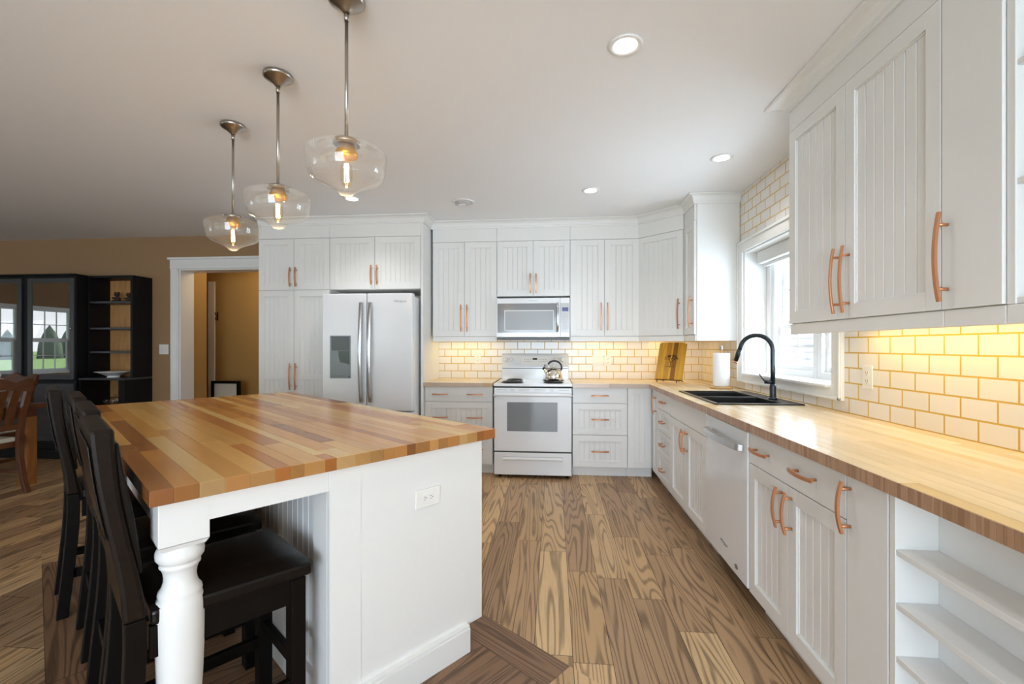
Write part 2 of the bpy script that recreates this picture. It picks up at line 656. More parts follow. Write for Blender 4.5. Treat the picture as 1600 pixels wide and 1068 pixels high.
g = 0.0011
PW = 0.1605
x = 0.08 - 57 * PW
while x < XR + 0.1:
    y = YF - rnd.uniform(0, 1.2)
    while y < 9.0:
        ln = rnd.choice([0.75, 0.95, 1.2, 1.2, 1.45])
        poly = [(x + g, y + g), (x + PW - g, y + g), (x + PW - g, y + ln - g), (x + g, y + ln - g)]
        t = tone()
        for pc in subtract_rect(poly, OUT):
            add_plank(pc, (0, 1), (1, 0), t)
        y += ln
    x += PW


def iquad(p0, p1, q0, q1):
    return [isl(p0 + g, q0 + g), isl(p1 - g, q0 + g), isl(p1 - g, q1 - g), isl(p0 + g, q1 - g)]


av, bv = (AV.x, AV.y), (BV.x, BV.y)
bwid = 0.155
t0 = S(132, 99, 72)[:3]
for (p0, p1, q0, q1, along) in ((EB - bwid, EB, EC, ED, 'b'), (EA, EA + bwid, EC, ED, 'b'), (EA + bwid, EB - bwid, EC, EC + bwid, 'a'), (EA + bwid, EB - bwid, ED - bwid, ED, 'a')):
    if along == 'b':
        add_plank(iquad(p0, p1, q0, (q0 + q1) / 2), bv, av, t0); add_plank(iquad(p0, p1, (q0 + q1) / 2, q1), bv, av, t0)
    else:
        add_plank(iquad(p0, p1, q0, q1), av, bv, t0)
q = EC + bwid
while q < ED - bwid - 0.001:
    q2 = min(q + 0.155, ED - bwid)
    c0 = EA + bwid
    s = c0 + rnd.uniform(0.3, 0.9)
    k = rnd.uniform(0.88, 1.08)
    add_plank(iquad(c0, s, q, q2), av, bv, tuple(a * k for a in t0))
    add_plank(iquad(s, EB - bwid, q, q2), av, bv, tuple(a * k * 0.95 for a in t0))
    q = q2
struct(fl.build('floor', ['floor_wood', 'dark_gap'], fix=False))

m = MB(); m.box(XL, XR + 0.3, YF, 9.0, HC, HC + 0.1)
struct(m.build('ceiling', 'ceiling_paint'))

# right wall with the sink window opening
WY0, WY1, WZ0, WZ1 = 2.735, 3.96, 1.04, 2.06
WT = 0.24
m = MB()
m.box(XR, XR + WT, YF, WY0, 0, HC); m.box(XR, XR + WT, WY1, YB + 0.2, 0, HC)
m.box(XR, XR + WT, WY0, WY1, 0, WZ0); m.box(XR, XR + WT, WY0, WY1, WZ1, HC)
struct(m.build('wall_right', 'tile_right'))
# back wall: tiled kitchen part, tan dining part with the hall doorway
m = MB(); m.box(-3.0, XR, YB, YB + 0.2, 0, HC)
struct(m.build('wall_back', 'tile_back'))
DX0, DX1, DZ = -4.44, -3.20, 2.19
m = MB()
m.box(XL, DX0, YB, YB + 0.2, 0, HC); m.box(DX0, DX1, YB, YB + 0.2, DZ, HC); m.box(DX1, -3.0, YB, YB + 0.2, 0, HC)
struct(m.build('wall_dining', 'tan_wall'))
# hall behind the doorway
m = MB()
m.box(-4.64, -4.44, YB + 0.2, 5.475, 0, HC); m.box(-5.9, -4.64, 5.40, 5.475, 0, HC)
struct(m.build('wall_hall_left', 'hall_wall'))
m = MB(); m.box(-6.0, -2.3, 6.15, 6.25, 0, HC); m.box(-6.0, -5.9, 5.40, 6.15, 0, HC)
struct(m.build('wall_hall_back', 'hall_wall'))
m = MB(); m.box(-3.52, -2.3, 5.99, 6.149, 0, HC); m.box(-2.4, -2.3, 5.26, 5.99, 0, HC)
struct(m.build('wall_hall_right', 'hall_wall'))
m = MB(); m.box(-4.95, -4.85, 6.125, 6.149, 0, 2.2)
struct(m.build('trim_1', 'trim_white', bevel=0.004))
# left and rear walls with their windows (behind the camera, one left pair mirrored in the hutch glass)
LW = [(1.47, 2.22), (2.32, 3.07), (-0.4, 0.35), (-1.25, -0.5)]  # last pair is unseen, added to let in more daylight
LZ0, LZ1 = 0.78, 1.98


def wall_with_holes(name, mat, axis, pos, thick, a0, a1, holes):
    m = MB()
    def bx(u0, u1, z0, z1):
        if axis == 'x':
            m.box(pos, pos + thick, u0, u1, z0, z1)
        else:
            m.box(u0, u1, pos, pos + thick, z0, z1)
    cur = a0
    for (h0, h1, z0, z1) in sorted(holes):
        bx(cur, h0, 0, HC); bx(h0, h1, 0, z0); bx(h0, h1, z1, HC); cur = h1
    bx(cur, a1, 0, HC)
    return struct(m.build(name, mat))


wall_with_holes('wall_left', 'tan_wall', 'x', XL - 0.2, 0.2, YF, YB, [(a, b, LZ0, LZ1) for a, b in LW])
RW = [(-7.9, -4.5, 0.1, 2.2), (-3.5, 1.1, 0.1, 2.2)]
wall_with_holes('wall_front', 'tan_wall', 'y', YF - 0.2, 0.2, XL - 0.2, XR + WT, RW)


def window(idx, axis, pos, a0, a1, z0, z1, rails, cols_, rows_, out=-1):
    """double-hung style window: frame, sashes with muntins, glass; centred at depth pos"""
    w = bpy.data.objects.new('window_%d' % idx, None)
    col.objects.link(w); struct(w)
    if axis == 'x':
        w.location = (pos, a0, z0); w.rotation_euler = (0, 0, R(90))
    else:
        w.location = (a0, pos, z0)
    W, Hh = a1 - a0, z1 - z0
    fr = 0.05
    m = MB()
    m.box(0, fr, -0.06, 0.06, 0, Hh); m.box(W - fr, W, -0.06, 0.06, 0, Hh)
    m.box(fr, W - fr, -0.06, 0.06, 0, fr); m.box(fr, W - fr, -0.06, 0.06, Hh - fr, Hh)
    m.build('window_frame', 'vinyl_white', w, bevel=0.003)
    zz = [fr] + [fr + (Hh - 2 * fr) * r for r in rails] + [Hh - fr]
    for k in range(len(zz) - 1):
        s0, s1 = zz[k], zz[k + 1]
        yo = 0.015 * (1 if k % 2 == 0 else -1)
        m = MB()
        sr = 0.035
        m.box(fr, fr + sr, yo - .014, yo + .014, s0, s1); m.box(W - fr - sr, W - fr, yo - .014, yo + .014, s0, s1)
        m.box(fr + sr, W - fr - sr, yo - .014, yo + .014, s0, s0 + sr); m.box(fr + sr, W - fr - sr, yo - .014, yo + .014, s1 - sr, s1)
        iw, ih = W - 2 * (fr + sr), s1 - s0 - 2 * sr
        for c in range(1, cols_):
            x = fr + sr + iw * c / cols_
            m.box(x - .007, x + .007, yo - .006, yo + .006, s0 + sr, s1 - sr)
        for r_ in range(1, rows_):
            z = s0 + sr + ih * r_ / rows_
            m.box(fr + sr, W - fr - sr, yo - .0055, yo + .0055, z - .007, z + .007)
        sa = m.build('window_sash', 'vinyl_white', w)
        gm = MB(); gm.box(fr + sr, W - fr - sr, yo - .002, yo + .002, s0 + sr, s1 - sr)
        gm.build('pane', 'window_glass', sa)
    return w


XW = XR + 0.215
window(1, 'x', XW + 0.03, WY0 + 0.013, 3.245, WZ0 + 0.01, WZ1 - 0.013, [0.38], 2, 2)
window(2, 'x', XW + 0.03, 3.246, WY1 - 0.07, WZ0 + 0.01, WZ1 - 0.013, [0.38], 2, 2)
for i, (a, b) in enumerate(LW):
    window(3 + i, 'x', XL - 0.1, a, b, LZ0, LZ1, [0.5], 3, 2)
for i, (a, b, z0, z1) in enumerate(RW):
    window(7 + i, 'y', YF - 0.1, a, b, z0, z1, [], 3, 1)

# sink window: casing, reveal boards, sill, blind cassette
m = MB()
cw = 0.09
for (y0, y1, z0, z1) in ((WY0 - cw, WY0, WZ0 - .065, WZ1 + .09), (WY1, WY1 + cw, WZ0 - .065, WZ1 + .09), (WY0, WY1, WZ1, WZ1 + .09), (WY0, WY1, WZ0 - .065, WZ0)):
    m.box(XR - 0.022, XR - 0.0005, y0, y1, z0, z1)
for (y0, y1, z0, z1) in ((WY0 - cw, WY0 - cw + .02, WZ0 - .065, WZ1 + .09), (WY1 + cw - .02, WY1 + cw, WZ0 - .065, WZ1 + .09), (WY0 - cw, WY1 + cw, WZ1 + .07, WZ1 + .09), (WY0 - cw, WY1 + cw, WZ0 - .065, WZ0 - .047)):
    m.box(XR - 0.032, XR - 0.021, y0, y1, z0, z1)
struct(m.build('trim_2', 'trim_white', bevel=0.004))
m = MB()
m.box(XR - 0.004, XR + WT, WY0, WY0 + .012, WZ0, WZ1); m.box(XR - 0.004, XR + WT, WY1 - .012, WY1, WZ0, WZ1)
m.box(XR - 0.004, XR + WT, WY0 + .012, WY1 - .012, WZ1 - .012, WZ1); m.box(XR - 0.045, XR + WT, WY0 + .012, WY1 - .012, WZ0, WZ0 + .016)
m.box(XR + 0.17, XR + WT, WY1 - .075, WY1 - .012, WZ0 + .016, WZ1 - .012)
struct(m.build('trim_3', 'trim_white', bevel=0.003))
bl = thing('roller_blind', 'white roller blind cassette at the head of the sink window recess', 'blind', (XR + 0.13, (WY0 + WY1) / 2, WZ1 - .014))
m = MB(); m.box(-.05, .05, -.56, .56, -.10, 0)
m.build('cassette', 'blind_white', bl, bevel=0.006)
m = MB(); m.box(-.008, .008, -.55, .55, -.125, -.1005)
m.build('bottom_bar', 'blind_white', bl, bevel=0.003)

# doorway casing, jamb and baseboards
m = MB()
m.box(DX0 - 0.095, DX0, YB - .022, YB - .0005, 0, DZ); m.box(DX0 - 0.105, DX1 + .105, YB - .026, YB - .0005, DZ, DZ + .11)
m.box(DX0 - 0.125, DX1 + .125, YB - .045, YB - .0005, DZ + .11, DZ + .135)
m.box(DX1, DX1 + .095, YB - .022, YB - .0005, 0, DZ)
m.box(DX0 - 0.095, DX0 - 0.075, YB - .030, YB - .021, 0, DZ); m.box(DX0 - 0.03, DX0 - .012, YB - .027, YB - .021, 0, DZ)
struct(m.build('trim_4', 'trim_white', bevel=0.004))
m = MB()
m.box(DX0, DX0 + .015, YB - .004, YB + .2, 0, DZ); m.box(DX1 - .015, DX1, YB - .004, YB + .2, 0, DZ); m.box(DX0 + .015, DX1 - .015, YB - .004, YB + .2, DZ - .015, DZ)
struct(m.build('trim_5', 'trim_white', bevel=0.002))
m = MB(); m.box(-4.79, DX0 - .096, YB - .016, YB - .0005, 0, .12)
struct(m.build('baseboard_back', 'trim_white', bevel=0.004))

# land outside
m = MB(); m.box(-160, XL - 0.3, -120, 120, -0.6, -0.5)
struct(m.build('field', 'grass'))
m = MB()
rn = random.Random(3)
for i in range(70):
    yy = -70 + i * 2.4 + rn.uniform(-1, 1)
    hh = rn.uniform(2.0, 5.0)
    m.lathe([(hh * .34, -0.5), (hh * .3, hh * .35), (hh * .16, hh * .75), (0.05, hh)], (-75 + rn.uniform(-6, 6), yy, 0), 7)
for i in range(10):
    m.sphere((-14.5 + rn.uniform(-.6, .6), -4 + i * 1.1, 0.0), (0.7, 0.7, rn.uniform(.5, .85)), 0, 10, 7)
o = m.build('treeline', 'foliage'); o['kind'] = 'stuff'
tag(o, 'dark green trees and bushes beyond the dining room windows', 'trees')
m = MB(); m.box(XL - 0.3, XR + 3.5, YF - 8.0, YF - 0.25, HC + .05, HC + .2)  # unseen slab added to keep the sun out of the rear windows
struct(m.build('rear_sun_block', 'trim_white'))
m = MB(); m.box(XR + WT, XR + WT + .69, -2.5, 7.0, 2.58, 2.75)
struct(m.build('roof_eave', 'trim_white'))
m = MB(); m.box(5.5, 5.7, 1.0, 14, -0.5, 3.2)
for k in range(24):
    m.box(5.48, 5.5, 1.0, 14, -0.5 + k * .15, -0.5 + k * .15 + .13)
struct(m.build('wall_garage', 'siding'))

# ------------------------------------------------------------------ shared cabinet pieces


def bead_panel(m, w0, w1, z0, z1, y, pitch=0.053, gw=0.003, gd=0.005, vertical=True):
    n = max(2, round((w1 - w0) / pitch))
    st = (w1 - w0) / n
    prof = [(w0, y)]
    for i in range(1, n):
        c = w0 + st * i
        prof += [(c - gw, y), (c - gw * .4, y + gd), (c + gw * .4, y + gd), (c + gw, y)]
    prof.append((w1, y))
    b = len(m.v)
    for (px, py) in prof:
        m.v.append((px, py, z0)); m.v.append((px, py, z1))
    for i in range(len(prof) - 1):
        m.face([b + 2 * i, b + 2 * i + 2, b + 2 * i + 3, b + 2 * i + 1])


def front_mesh(w, h, style, frame=0.06, midrail=None):
    """cabinet front in local coords: x 0..w, z 0..h, face at y=-0.02, back at y=0"""
    m = MB()
    if style == 'slab':
        m.box(0, w, -0.02, 0, 0, h)
        return m
    f = frame if w > 0.2 else 0.045
    fz = min(f, h * 0.22)
    m.box(0, f, -0.02, 0, 0, h); m.box(w - f, w, -0.02, 0, 0, h)
    m.box(f, w - f, -0.02, 0, 0, fz); m.box(f, w - f, -0.02, 0, h - fz, h)
    if midrail:
        m.box(f, w - f, -0.02, 0, midrail - .03, midrail + .03)
    bead_panel(m, f, w - f, fz, h - fz, -0.009)
    # slim inner moulding
    for (a0, a1, c0, c1) in ((f, f + .006, fz, h - fz), (w - f - .006, w - f, fz, h - fz), (f + .006, w - f - .006, fz, fz + .006), (f + .006, w - f - .006, h - fz - .006, h - fz)):
        m.box(a0, a1, -0.014, -0.009, c0, c1)
    return m


HCACHE = {}


def handle_obj(parent, x, y, z, length, orient):
    """bowed copper bar pull; stands off toward -y"""
    key = (round(length, 3), orient)
    if key not in HCACHE:
        m = MB()
        n = 12
        pts = []
        for i in range(n + 1):
            t = -1 + 2 * i / n
            s = t * length / 2
            off = -0.026 - 0.014 * (1 - t * t)
            pts.append((s, off, 0) if orient == 'h' else (0, off, s))
        sect = [(-1, -.7), (1, -.7), (1, .7), (-1, .7)]
        up = (0, -1, 0)
        m.tube(pts, 0.0060, sect=sect, up=up, smooth=False)
        for sgn in (-1, 1):
            s = sgn * length * 0.36
            a = (s, 0.0, 0) if orient == 'h' else (0, 0.0, s)
            b = (s, -0.032, 0) if orient == 'h' else (0, -0.032, s)
            m.tube([a, b], 0.0055, n=10)
        o = m.build('handle', 'copper', parent, bevel=0.0012)
        HCACHE[key] = o.data
        o.location = (x, y, z)
        return o
    o = bpy.data.objects.new('handle', HCACHE[key])
    col.objects.link(o)
    o.parent = parent
    o.location = (x, y, z)
    return o


def add_front(unit, kind, x0, x1, z0, z1, style, handles=(), midrail=None, frame=0.06):
    gp = 0.002
    m = front_mesh(x1 - x0 - 2 * gp, z1 - z0 - 2 * gp, style, frame, midrail)
    o = m.build(kind, 'white_paint', unit, bevel=0.0015)
    o.location = (x0 + gp, -0.0005, z0 + gp)
    for (hx, hz, ori, ln) in handles:
        handle_obj(o, hx - x0 - gp, -0.02, hz - z0 - gp, ln, ori)
    return o


def base_unit(label, X, Y, w, rz, depth, fronts, name='base_cabinet', toe=True, zt=0.8725, cat='cabinet', group=None, hollow=False):
    u = thing(name, label, cat, (X, Y, 0), rz, group)
    m = MB()
    if hollow:
        m.box(.001, .018, 0, depth, .10, zt); m.box(w - .018, w - .001, 0, depth, .10, zt); m.box(.018, w - .018, 0, depth, .10, .118)
        m.box(.018, w - .018, depth - .012, depth, .118, zt); m.box(.018, w - .018, 0, .018, .118, zt)
    else:
        m.box(0.001, w - 0.001, 0, depth, 0.10, zt)
    m.build('carcass', 'white_paint', u)
    m = MB(); m.box(0.001, w - 0.001, 0.055, depth, 0, 0.0995)
    m.build('toe_kick', 'white_paint', u)
    for f in fronts:
        add_front(u, *f)
    return u


YF_B = 4.49      # carcass front of the back run, doors stand 2 cm proud
DB = YB - YF_B - 0.002
# base cabinet left of the range: three wide drawers with two pulls each
w = 0.686
fr = []
for k, (z0, z1, st) in enumerate(((.72, .872, 'slab'), (.412, .72, 'bead'), (.10, .412, 'bead'))):
    zc = (z0 + z1) / 2 if k == 0 else (z0 + z1) / 2 + 0.0
    fr.append(('drawer', 0, w, z0, z1, st, [(w * .235, zc, 'h', .16), (w * .745, zc, 'h', .16)]))
base_unit('white three-drawer base cabinet with paired copper pulls left of the stove', -1.284, YF_B, w, 0, DB, fr)
w = 0.524
fr = []
for k, (z0, z1, st) in enumerate(((.72, .872, 'slab'), (.412, .72, 'bead'), (.10, .412, 'bead'))):
    fr.append(('drawer', 0, w, z0, z1, st, [(w * .5, (z0 + z1) / 2, 'h', .165)]))
base_unit('white three-drawer base cabinet with single copper pulls right of the stove', .187, YF_B, w, 0, DB, fr)
base_unit('narrow white blind corner cabinet with one handleless panel beside three-drawer unit', .712, YF_B, .243, 0, DB, [('door', 0, .225, .10, .872, 'bead', [])])

# right run: faces -X.  local x runs toward the camera
XF_R = 0.957
DR = XR - XF_R - 0.002


def right_unit(label, y_far, y_near, fronts, **k):
    return base_unit(label, XF_R, y_far, y_far - y_near, -PI / 2, DR, fronts, **k)


w = .243
right_unit('narrow white base cabinet with one copper-handled door in the back corner of sink run', 4.440, 4.197, [('door', .03, w, .10, .872, 'bead', [(w - .06, .74, 'v', .17)])])
w = .448
zs = [.10, .335, .53, .72, .872]
fr = [('drawer', 0, w, zs[k], zs[k + 1], 'slab' if k == 3 else 'bead', [(w / 2, (zs[k] + zs[k + 1]) / 2, 'h', .14)]) for k in range(4)]
right_unit('white four-drawer cabinet between the corner door and the sink cabinet', 4.194, 3.746, fr)
w = .852
right_unit('white two-door cabinet under the black sink with plain false front', 3.745, 2.893,
           [('false_front', 0, w, .715, .872, 'slab', []), ('door', 0, w / 2, .10, .715, 'bead', [(w / 2 - .03, .60, 'v', .165)]), ('door', w / 2, w, .10, .715, 'bead', [(w / 2 + .035, .60, 'v', .165)])], hollow=True)
# cabinet right of dishwasher
w = .728
right_unit('white cabinet with wide two-pull drawer over two beadboard doors beside the dishwasher', 2.280, 1.552,
           [('drawer', 0, w, .718, .872, 'slab', [(.145, .797, 'h', .165), (.50, .797, 'h', .165)]),
            ('door', 0, w / 2, .10, .718, 'bead', [(w / 2 - .045, .615, 'v', .165)]), ('door', w / 2, w, .10, .718, 'bead', [(w / 2 + .03, .615, 'v', .165)])])
w = .184
u = right_unit('slim white pull-out cabinet with plain front and vertical copper handle', 1.551, 1.367, [('door', 0, w, .10, .872, 'slab', [(.02, .765, 'v', .165)])])
# open shelf unit at the counter end
u = thing('open_shelf_unit', 'white shallow open shelves under the near end of the sink counter', 'shelf', (XF_R, 1.364, 0), -PI / 2)
w = .70
m = MB(); m.box(0, .022, -.02, DR, 0.0, .8725); m.box(w - .022, w, -.02, DR, 0.0, .8725); m.box(.022, w - .022, .09, DR, 0, .8725)
m.build('carcass', 'white_paint', u, bevel=0.0015)
for z in (.135, .28, .425, .572, .718):
    m = MB(); m.box(.0222, w - .0222, -.018, .0898, z - .017, z)
    m.build('shelf', 'white_paint', u, bevel=0.0015)

# ------------------------------------------------------------------ upper cabinets
YU = 4.72


def upper_unit(label, X, Y, w, rz, depth, z0, z1, fronts, valance=True, frieze=2.52, sides=False):
    u = thing('upper_cabinet', label, 'cabinet', (X, Y, z0), rz)
    m = MB(); m.box(.0005, w - .0005, 0, depth, 0, frieze - z0)
    m.build('carcass', 'white_paint', u)
    if valance:
        m = MB(); m.box(.0005, w - .0005, -.012, .008, -.055, -.0005); m.build('light_rail', 'white_paint', u, bevel=0.003)
    if frieze > z1:
        m = MB(); m.box(.0005, w - .0005, -.018, -.0005, z1 - z0 + .002, frieze - z0); m.build('frieze', 'white_paint', u, bevel=.001)
    for (kind, x0, x1, a, b, st, hs) in fronts:
        add_front(u, kind, x0, x1, a - z0, b - z0, st, [(hx, hz - z0, o_, ln) for hx, hz, o_, ln in hs])
    return u


DU = YB - YU - .002
ZU0, ZU1 = 1.375, 2.362
w = .680
upper_unit('white two-door upper cabinet between the fridge panel and the microwave', -1.266, YU, w, 0, DU, ZU0, ZU1,
           [('door', 0, w / 2, ZU0, ZU1, 'bead', [(w / 2 - .035, 1.565, 'v', .28)]), ('door', w / 2, w, ZU0, ZU1, 'bead', [(w / 2 + .03, 1.565, 'v', .28)])])
w = .757
upper_unit('short white two-door upper cabinet directly above the microwave', -.585, YU, w, 0, DU, 1.79, ZU1,
           [('door', 0, w / 2, 1.79, ZU1, 'bead', [(w / 2 - .03, 1.92, 'v', .20)]), ('door', w / 2, w, 1.79, ZU1, 'bead', [(w / 2 + .03, 1.92, 'v', .20)])], valance=False)
w = .690
upper_unit('white two-door upper cabinet between microwave and diagonal corner cabinet', .173, YU, w, 0, DU, ZU0, ZU1,
           [('door', 0, w / 2, ZU0, ZU1, 'bead', [(w / 2 - .035, 1.575, 'v', .28)]), ('door', w / 2, w, ZU0, ZU1, 'bead', [(w / 2 + .03, 1.575, 'v', .28)])])
# diagonal corner cabinet
u = thing('upper_cabinet', 'white diagonal corner upper cabinet with one copper-handled door above cutting board', 'cabinet', (.865, YU, ZU0), -PI / 4)
w = .505
poly = [(0, 0), (w, 0), (w + .235, .235), (w + .0, .49), (.245, .735), (-.235, .24)]
poly = [(0.001, 0), (w - .001, 0), (w + .232, .235), (.252, .715), (-.228, .235)]
m = MB(); m.prism(poly, 'z', 0, 2.52 - ZU0); m.build('carcass', 'white_paint', u)
m = MB(); m.box(.006, w - .006, -.012, .008, -.055, -.0005); m.build('light_rail', 'white_paint', u, bevel=.003)
m = MB(); m.box(.008, w - .008, -.018, -.0005, ZU1 - ZU0 + .002, 2.52 - ZU0); m.build('frieze', 'white_paint', u)
add_front(u, 'door', .01, w - .01, 0, ZU1 - ZU0, 'bead', [(w - .045, .20, 'v', .28)])
# short cabinet between corner and window, end panel facing the camera
YE = 4.055
w = 4.358 - YE
u = upper_unit('slim white upper cabinet with broad end panel beside the sink window', 1.232, 4.358, w, -PI / 2, XR - 1.232 - .002, ZU0, ZU1,
               [('door', .006, w, ZU0, ZU1, 'bead', [(w - .045, 1.575, 'v', .28)])])
m = MB(); m.box(w - .0005, w + .008, 0.002, XR - 1.232 - .003, -.055, 2.52 - ZU0); m.build('end_panel', 'white_paint', u, bevel=.002)

# right wall uppers
XU = 1.27
DUR = XR - XU - .002
ZR0, ZR1 = 1.392, 2.405
w = .955
upper_unit('large white two-door upper cabinet right of the sink window', XU, 2.547, w, -PI / 2, DUR, ZR0, ZR1,
           [('door', 0, .466, ZR0, ZR1, 'bead', [(.466 - .035, 1.56, 'v', .285)]), ('door', .466, w, ZR0, ZR1, 'bead', [(.466 + .03, 1.56, 'v', .285)])])
w = .203
upper_unit('narrow plain white upper cabinet with one vertical copper handle', XU, 1.5915, w, -PI / 2, DUR, ZR0, ZR1,
           [('door', 0, w, ZR0, ZR1, 'slab', [(.025, 1.56, 'v', .285)])])
u = thing('open_wall_shelf', 'white open wall shelf unit at the near end of the right uppers', 'shelf', (XU, 1.387, ZR0), -PI / 2)
w = .62
m = MB(); m.box(0, .024, -.012, DUR, 0, 2.52 - ZR0); m.box(w - .024, w, -.012, DUR, 0, 2.52 - ZR0); m.box(.024, w - .024, .10, DUR, 0, 2.52 - ZR0)
m.box(.024, w - .024, -.012, .10, 2.35 - ZR0, 2.52 - ZR0)
m.build('carcass', 'white_paint', u, bevel=.0015)
for z in (1.41, 1.735, 2.06):
    m = MB(); m.box(.0242, w - .0242, -.008, .0998, z - ZR0 - .017, z - ZR0); m.build('shelf', 'white_paint', u, bevel=.0015)
m = MB(); m.box(0, w, -.012, .008, -.055, -.0005); m.build('light_rail', 'white_paint', u, bevel=.003)

# ------------------------------------------------------------------ pantry and fridge surround
YP = 4.44
DP = YB - YP - .002
u = thing('pantry_cabinet', 'tall white four-door pantry cabinet between the hall doorway and refrigerator', 'cabinet', (-3.015, YP, 0))
w = .760
m = MB(); m.box(.0005, w - .0005, 0, DP, .10, 2.515); m.build('carcass', 'white_paint', u)
m = MB(); m.box(.0005, w - .0005, .055, DP, 0, .0995); m.build('toe_kick', 'white_paint', u)
m = MB(); m.box(.0005, w - .0005, -.018, -.0005, 2.372, 2.515); m.build('frieze', 'white_paint', u)
for k in (0, 1):
    hx = w / 2 + (-.03 if k == 0 else .03)
    add_front(u, 'door', k * w / 2, (k + 1) * w / 2, 1.845, 2.37, 'bead', [(hx, 1.975, 'v', .195)])
    add_front(u, 'door', k * w / 2, (k + 1) * w / 2, .10, 1.842, 'bead', [(hx, .965, 'v', .27)], .86)
u = thing('over_fridge_cabinet', 'white two-door cabinet directly above the refrigerator', 'cabinet', (-2.254, YP, 1.845))
w = .942
m = MB(); m.box(.0005, w - .0005, 0, DP, 0, 2.515 - 1.845); m.build('carcass', 'white_paint', u)
m = MB(); m.box(.0005, w - .0005, -.018, -.0005, 2.372 - 1.845, 2.515 - 1.845); m.build('frieze', 'white_paint', u)
for k in (0, 1):
    hx = w / 2 + (-.03 if k == 0 else .03)
    add_front(u, 'door', k * w / 2, (k + 1) * w / 2, 0, .525, 'bead', [(hx, .14, 'v', .195)])
m = MB(); m.box(-1.311, -1.287, YP - .02, YB - .001, 0, 2.515)
tag(m.build('fridge_side_panel', 'white_paint', bevel=.0015), 'tall plain white panel standing against the right side of the refrigerator', 'panel')


# crown mouldings
def sweep(path, prof, name, mat, close_ends=True):
    """path: list of (x,y); prof: list of (out,z); outward = right of travel"""
    m = MB()
    n = len(path)
    rings = []
    for i, p in enumerate(path):
        dirs = []
        if i > 0:
            d = Vector(path[i]) - Vector(path[i - 1]); dirs.append(Vector((d.y, -d.x)).normalized())
        if i < n - 1:
            d = Vector(path[i + 1]) - Vector(path[i]); dirs.append(Vector((d.y, -d.x)).normalized())
        if len(dirs) == 2:
            s = (dirs[0] + dirs[1]).normalized(); k = 1 / max(.3, s.dot(dirs[0]))
        else:
            s, k = dirs[0], 1
        b = len(m.v)
        for o, z in prof:
            m.v.append((p[0] + s.x * o * k, p[1] + s.y * o * k, z))
        rings.append(b)
    c = len(prof)
    for i in range(n - 1):
        for j in range(c):
            j2 = (j + 1) % c
            m.face([rings[i] + j, rings[i + 1] + j, rings[i + 1] + j2, rings[i] + j2])
    m.face([rings[0] + j for j in range(c)]); m.face([rings[-1] + j for j in range(c)][::-1])
    return m.build(name, mat)


def crown_prof(z0, proj):
    h = HC - .0015 - z0
    pr = [(0, z0), (.010, z0), (.012, z0 + .012), (.016, z0 + .014)]
    for i in range(0, 7):
        t = i / 6
        pr.append((.016 + (proj - .026) * (1 - math.cos(t * PI / 2)), z0 + .016 + (h - .03) * math.sin(t * PI / 2)))
    pr += [(proj - .004, z0 + h - .012), (proj, z0 + h - .010), (proj, z0 + h), (0, z0 + h)]
    return pr


struct(sweep([(-3.015, YP - .019), (-1.286, YP - .019), (-1.286, YU - .019), (.857, YU - .019), (1.214, YU - .019 - .357), (1.214, YE - .009), (XR - .001, YE - .009)], crown_prof(2.500, .062), 'trim_6', 'white_paint'))
struct(sweep([(XR - .001, 2.549), (XU - .019, 2.549), (XU - .019, .75)], crown_prof(2.515, .088), 'trim_7', 'white_paint'))

# ------------------------------------------------------------------ butcher-block tops
MAPLE = [S(216, 158, 84), S(206, 142, 68), S(190, 122, 54), S(224, 176, 102), S(180, 118, 58), S(198, 132, 64), S(228, 188, 120), S(164, 106, 54), S(212, 154, 80), S(220, 168, 94)]


def staves(m, u0, u1, v0, v1, z0, z1, along, wmin, wmax, lmin, lmax, r, tones):
    """fill a rectangle with staves; along 'x' or 'y'"""
    v = v0
    while v < v1 - 1e-6:
        w = r.uniform(wmin, wmax)
        if v1 - v - w < wmin * .6:
            w = v1 - v
        u = u0 - r.uniform(0, lmax * .8)
        while u < u1:
            ln = r.uniform(lmin, lmax)
            a, b = max(u, u0), min(u + ln, u1)
            if b - a > .004:
                c = r.choice(tones); k = r.uniform(.92, 1.06)
                cc = tuple(x * k for x in c[:3])
                uo = (r.uniform(0, 40), r.uniform(0, 40))
                if along == 'x':
                    m.box(a, b, v, v + w, z0, z1, 0, cc, 0, uo)
                else:
                    m.box(v, v + w, a, b, z0, z1, 0, cc, 1, uo)
                ek = r.uniform(.75, 1.2)
                nf = len(m.f)
                for fi in (nf - 4, nf - 3, nf - 2, nf - 1):
                    m.colr[fi] = (cc[0] * .62 * ek, cc[1] * .56 * ek, cc[2] * .60 * ek)
            u += ln
        v += w


CZ0, CZ1 = 0.8735, 0.914
r2 = random.Random(11)
IRZ = PI / 2 - PHI          # island frame: local x along the near edge, local y along its length
m = MB()
staves(m, 0, IL, 0, IW, CZ0, CZ1, 'y', .036, .066, .4, 1.5, r2, MAPLE)
tag(m.build('island_countertop', 'maple', loc=(IX, IY, 0), rz=IRZ, bevel=.0012),
    'large multi-toned butcher block top on the island', 'countertop')

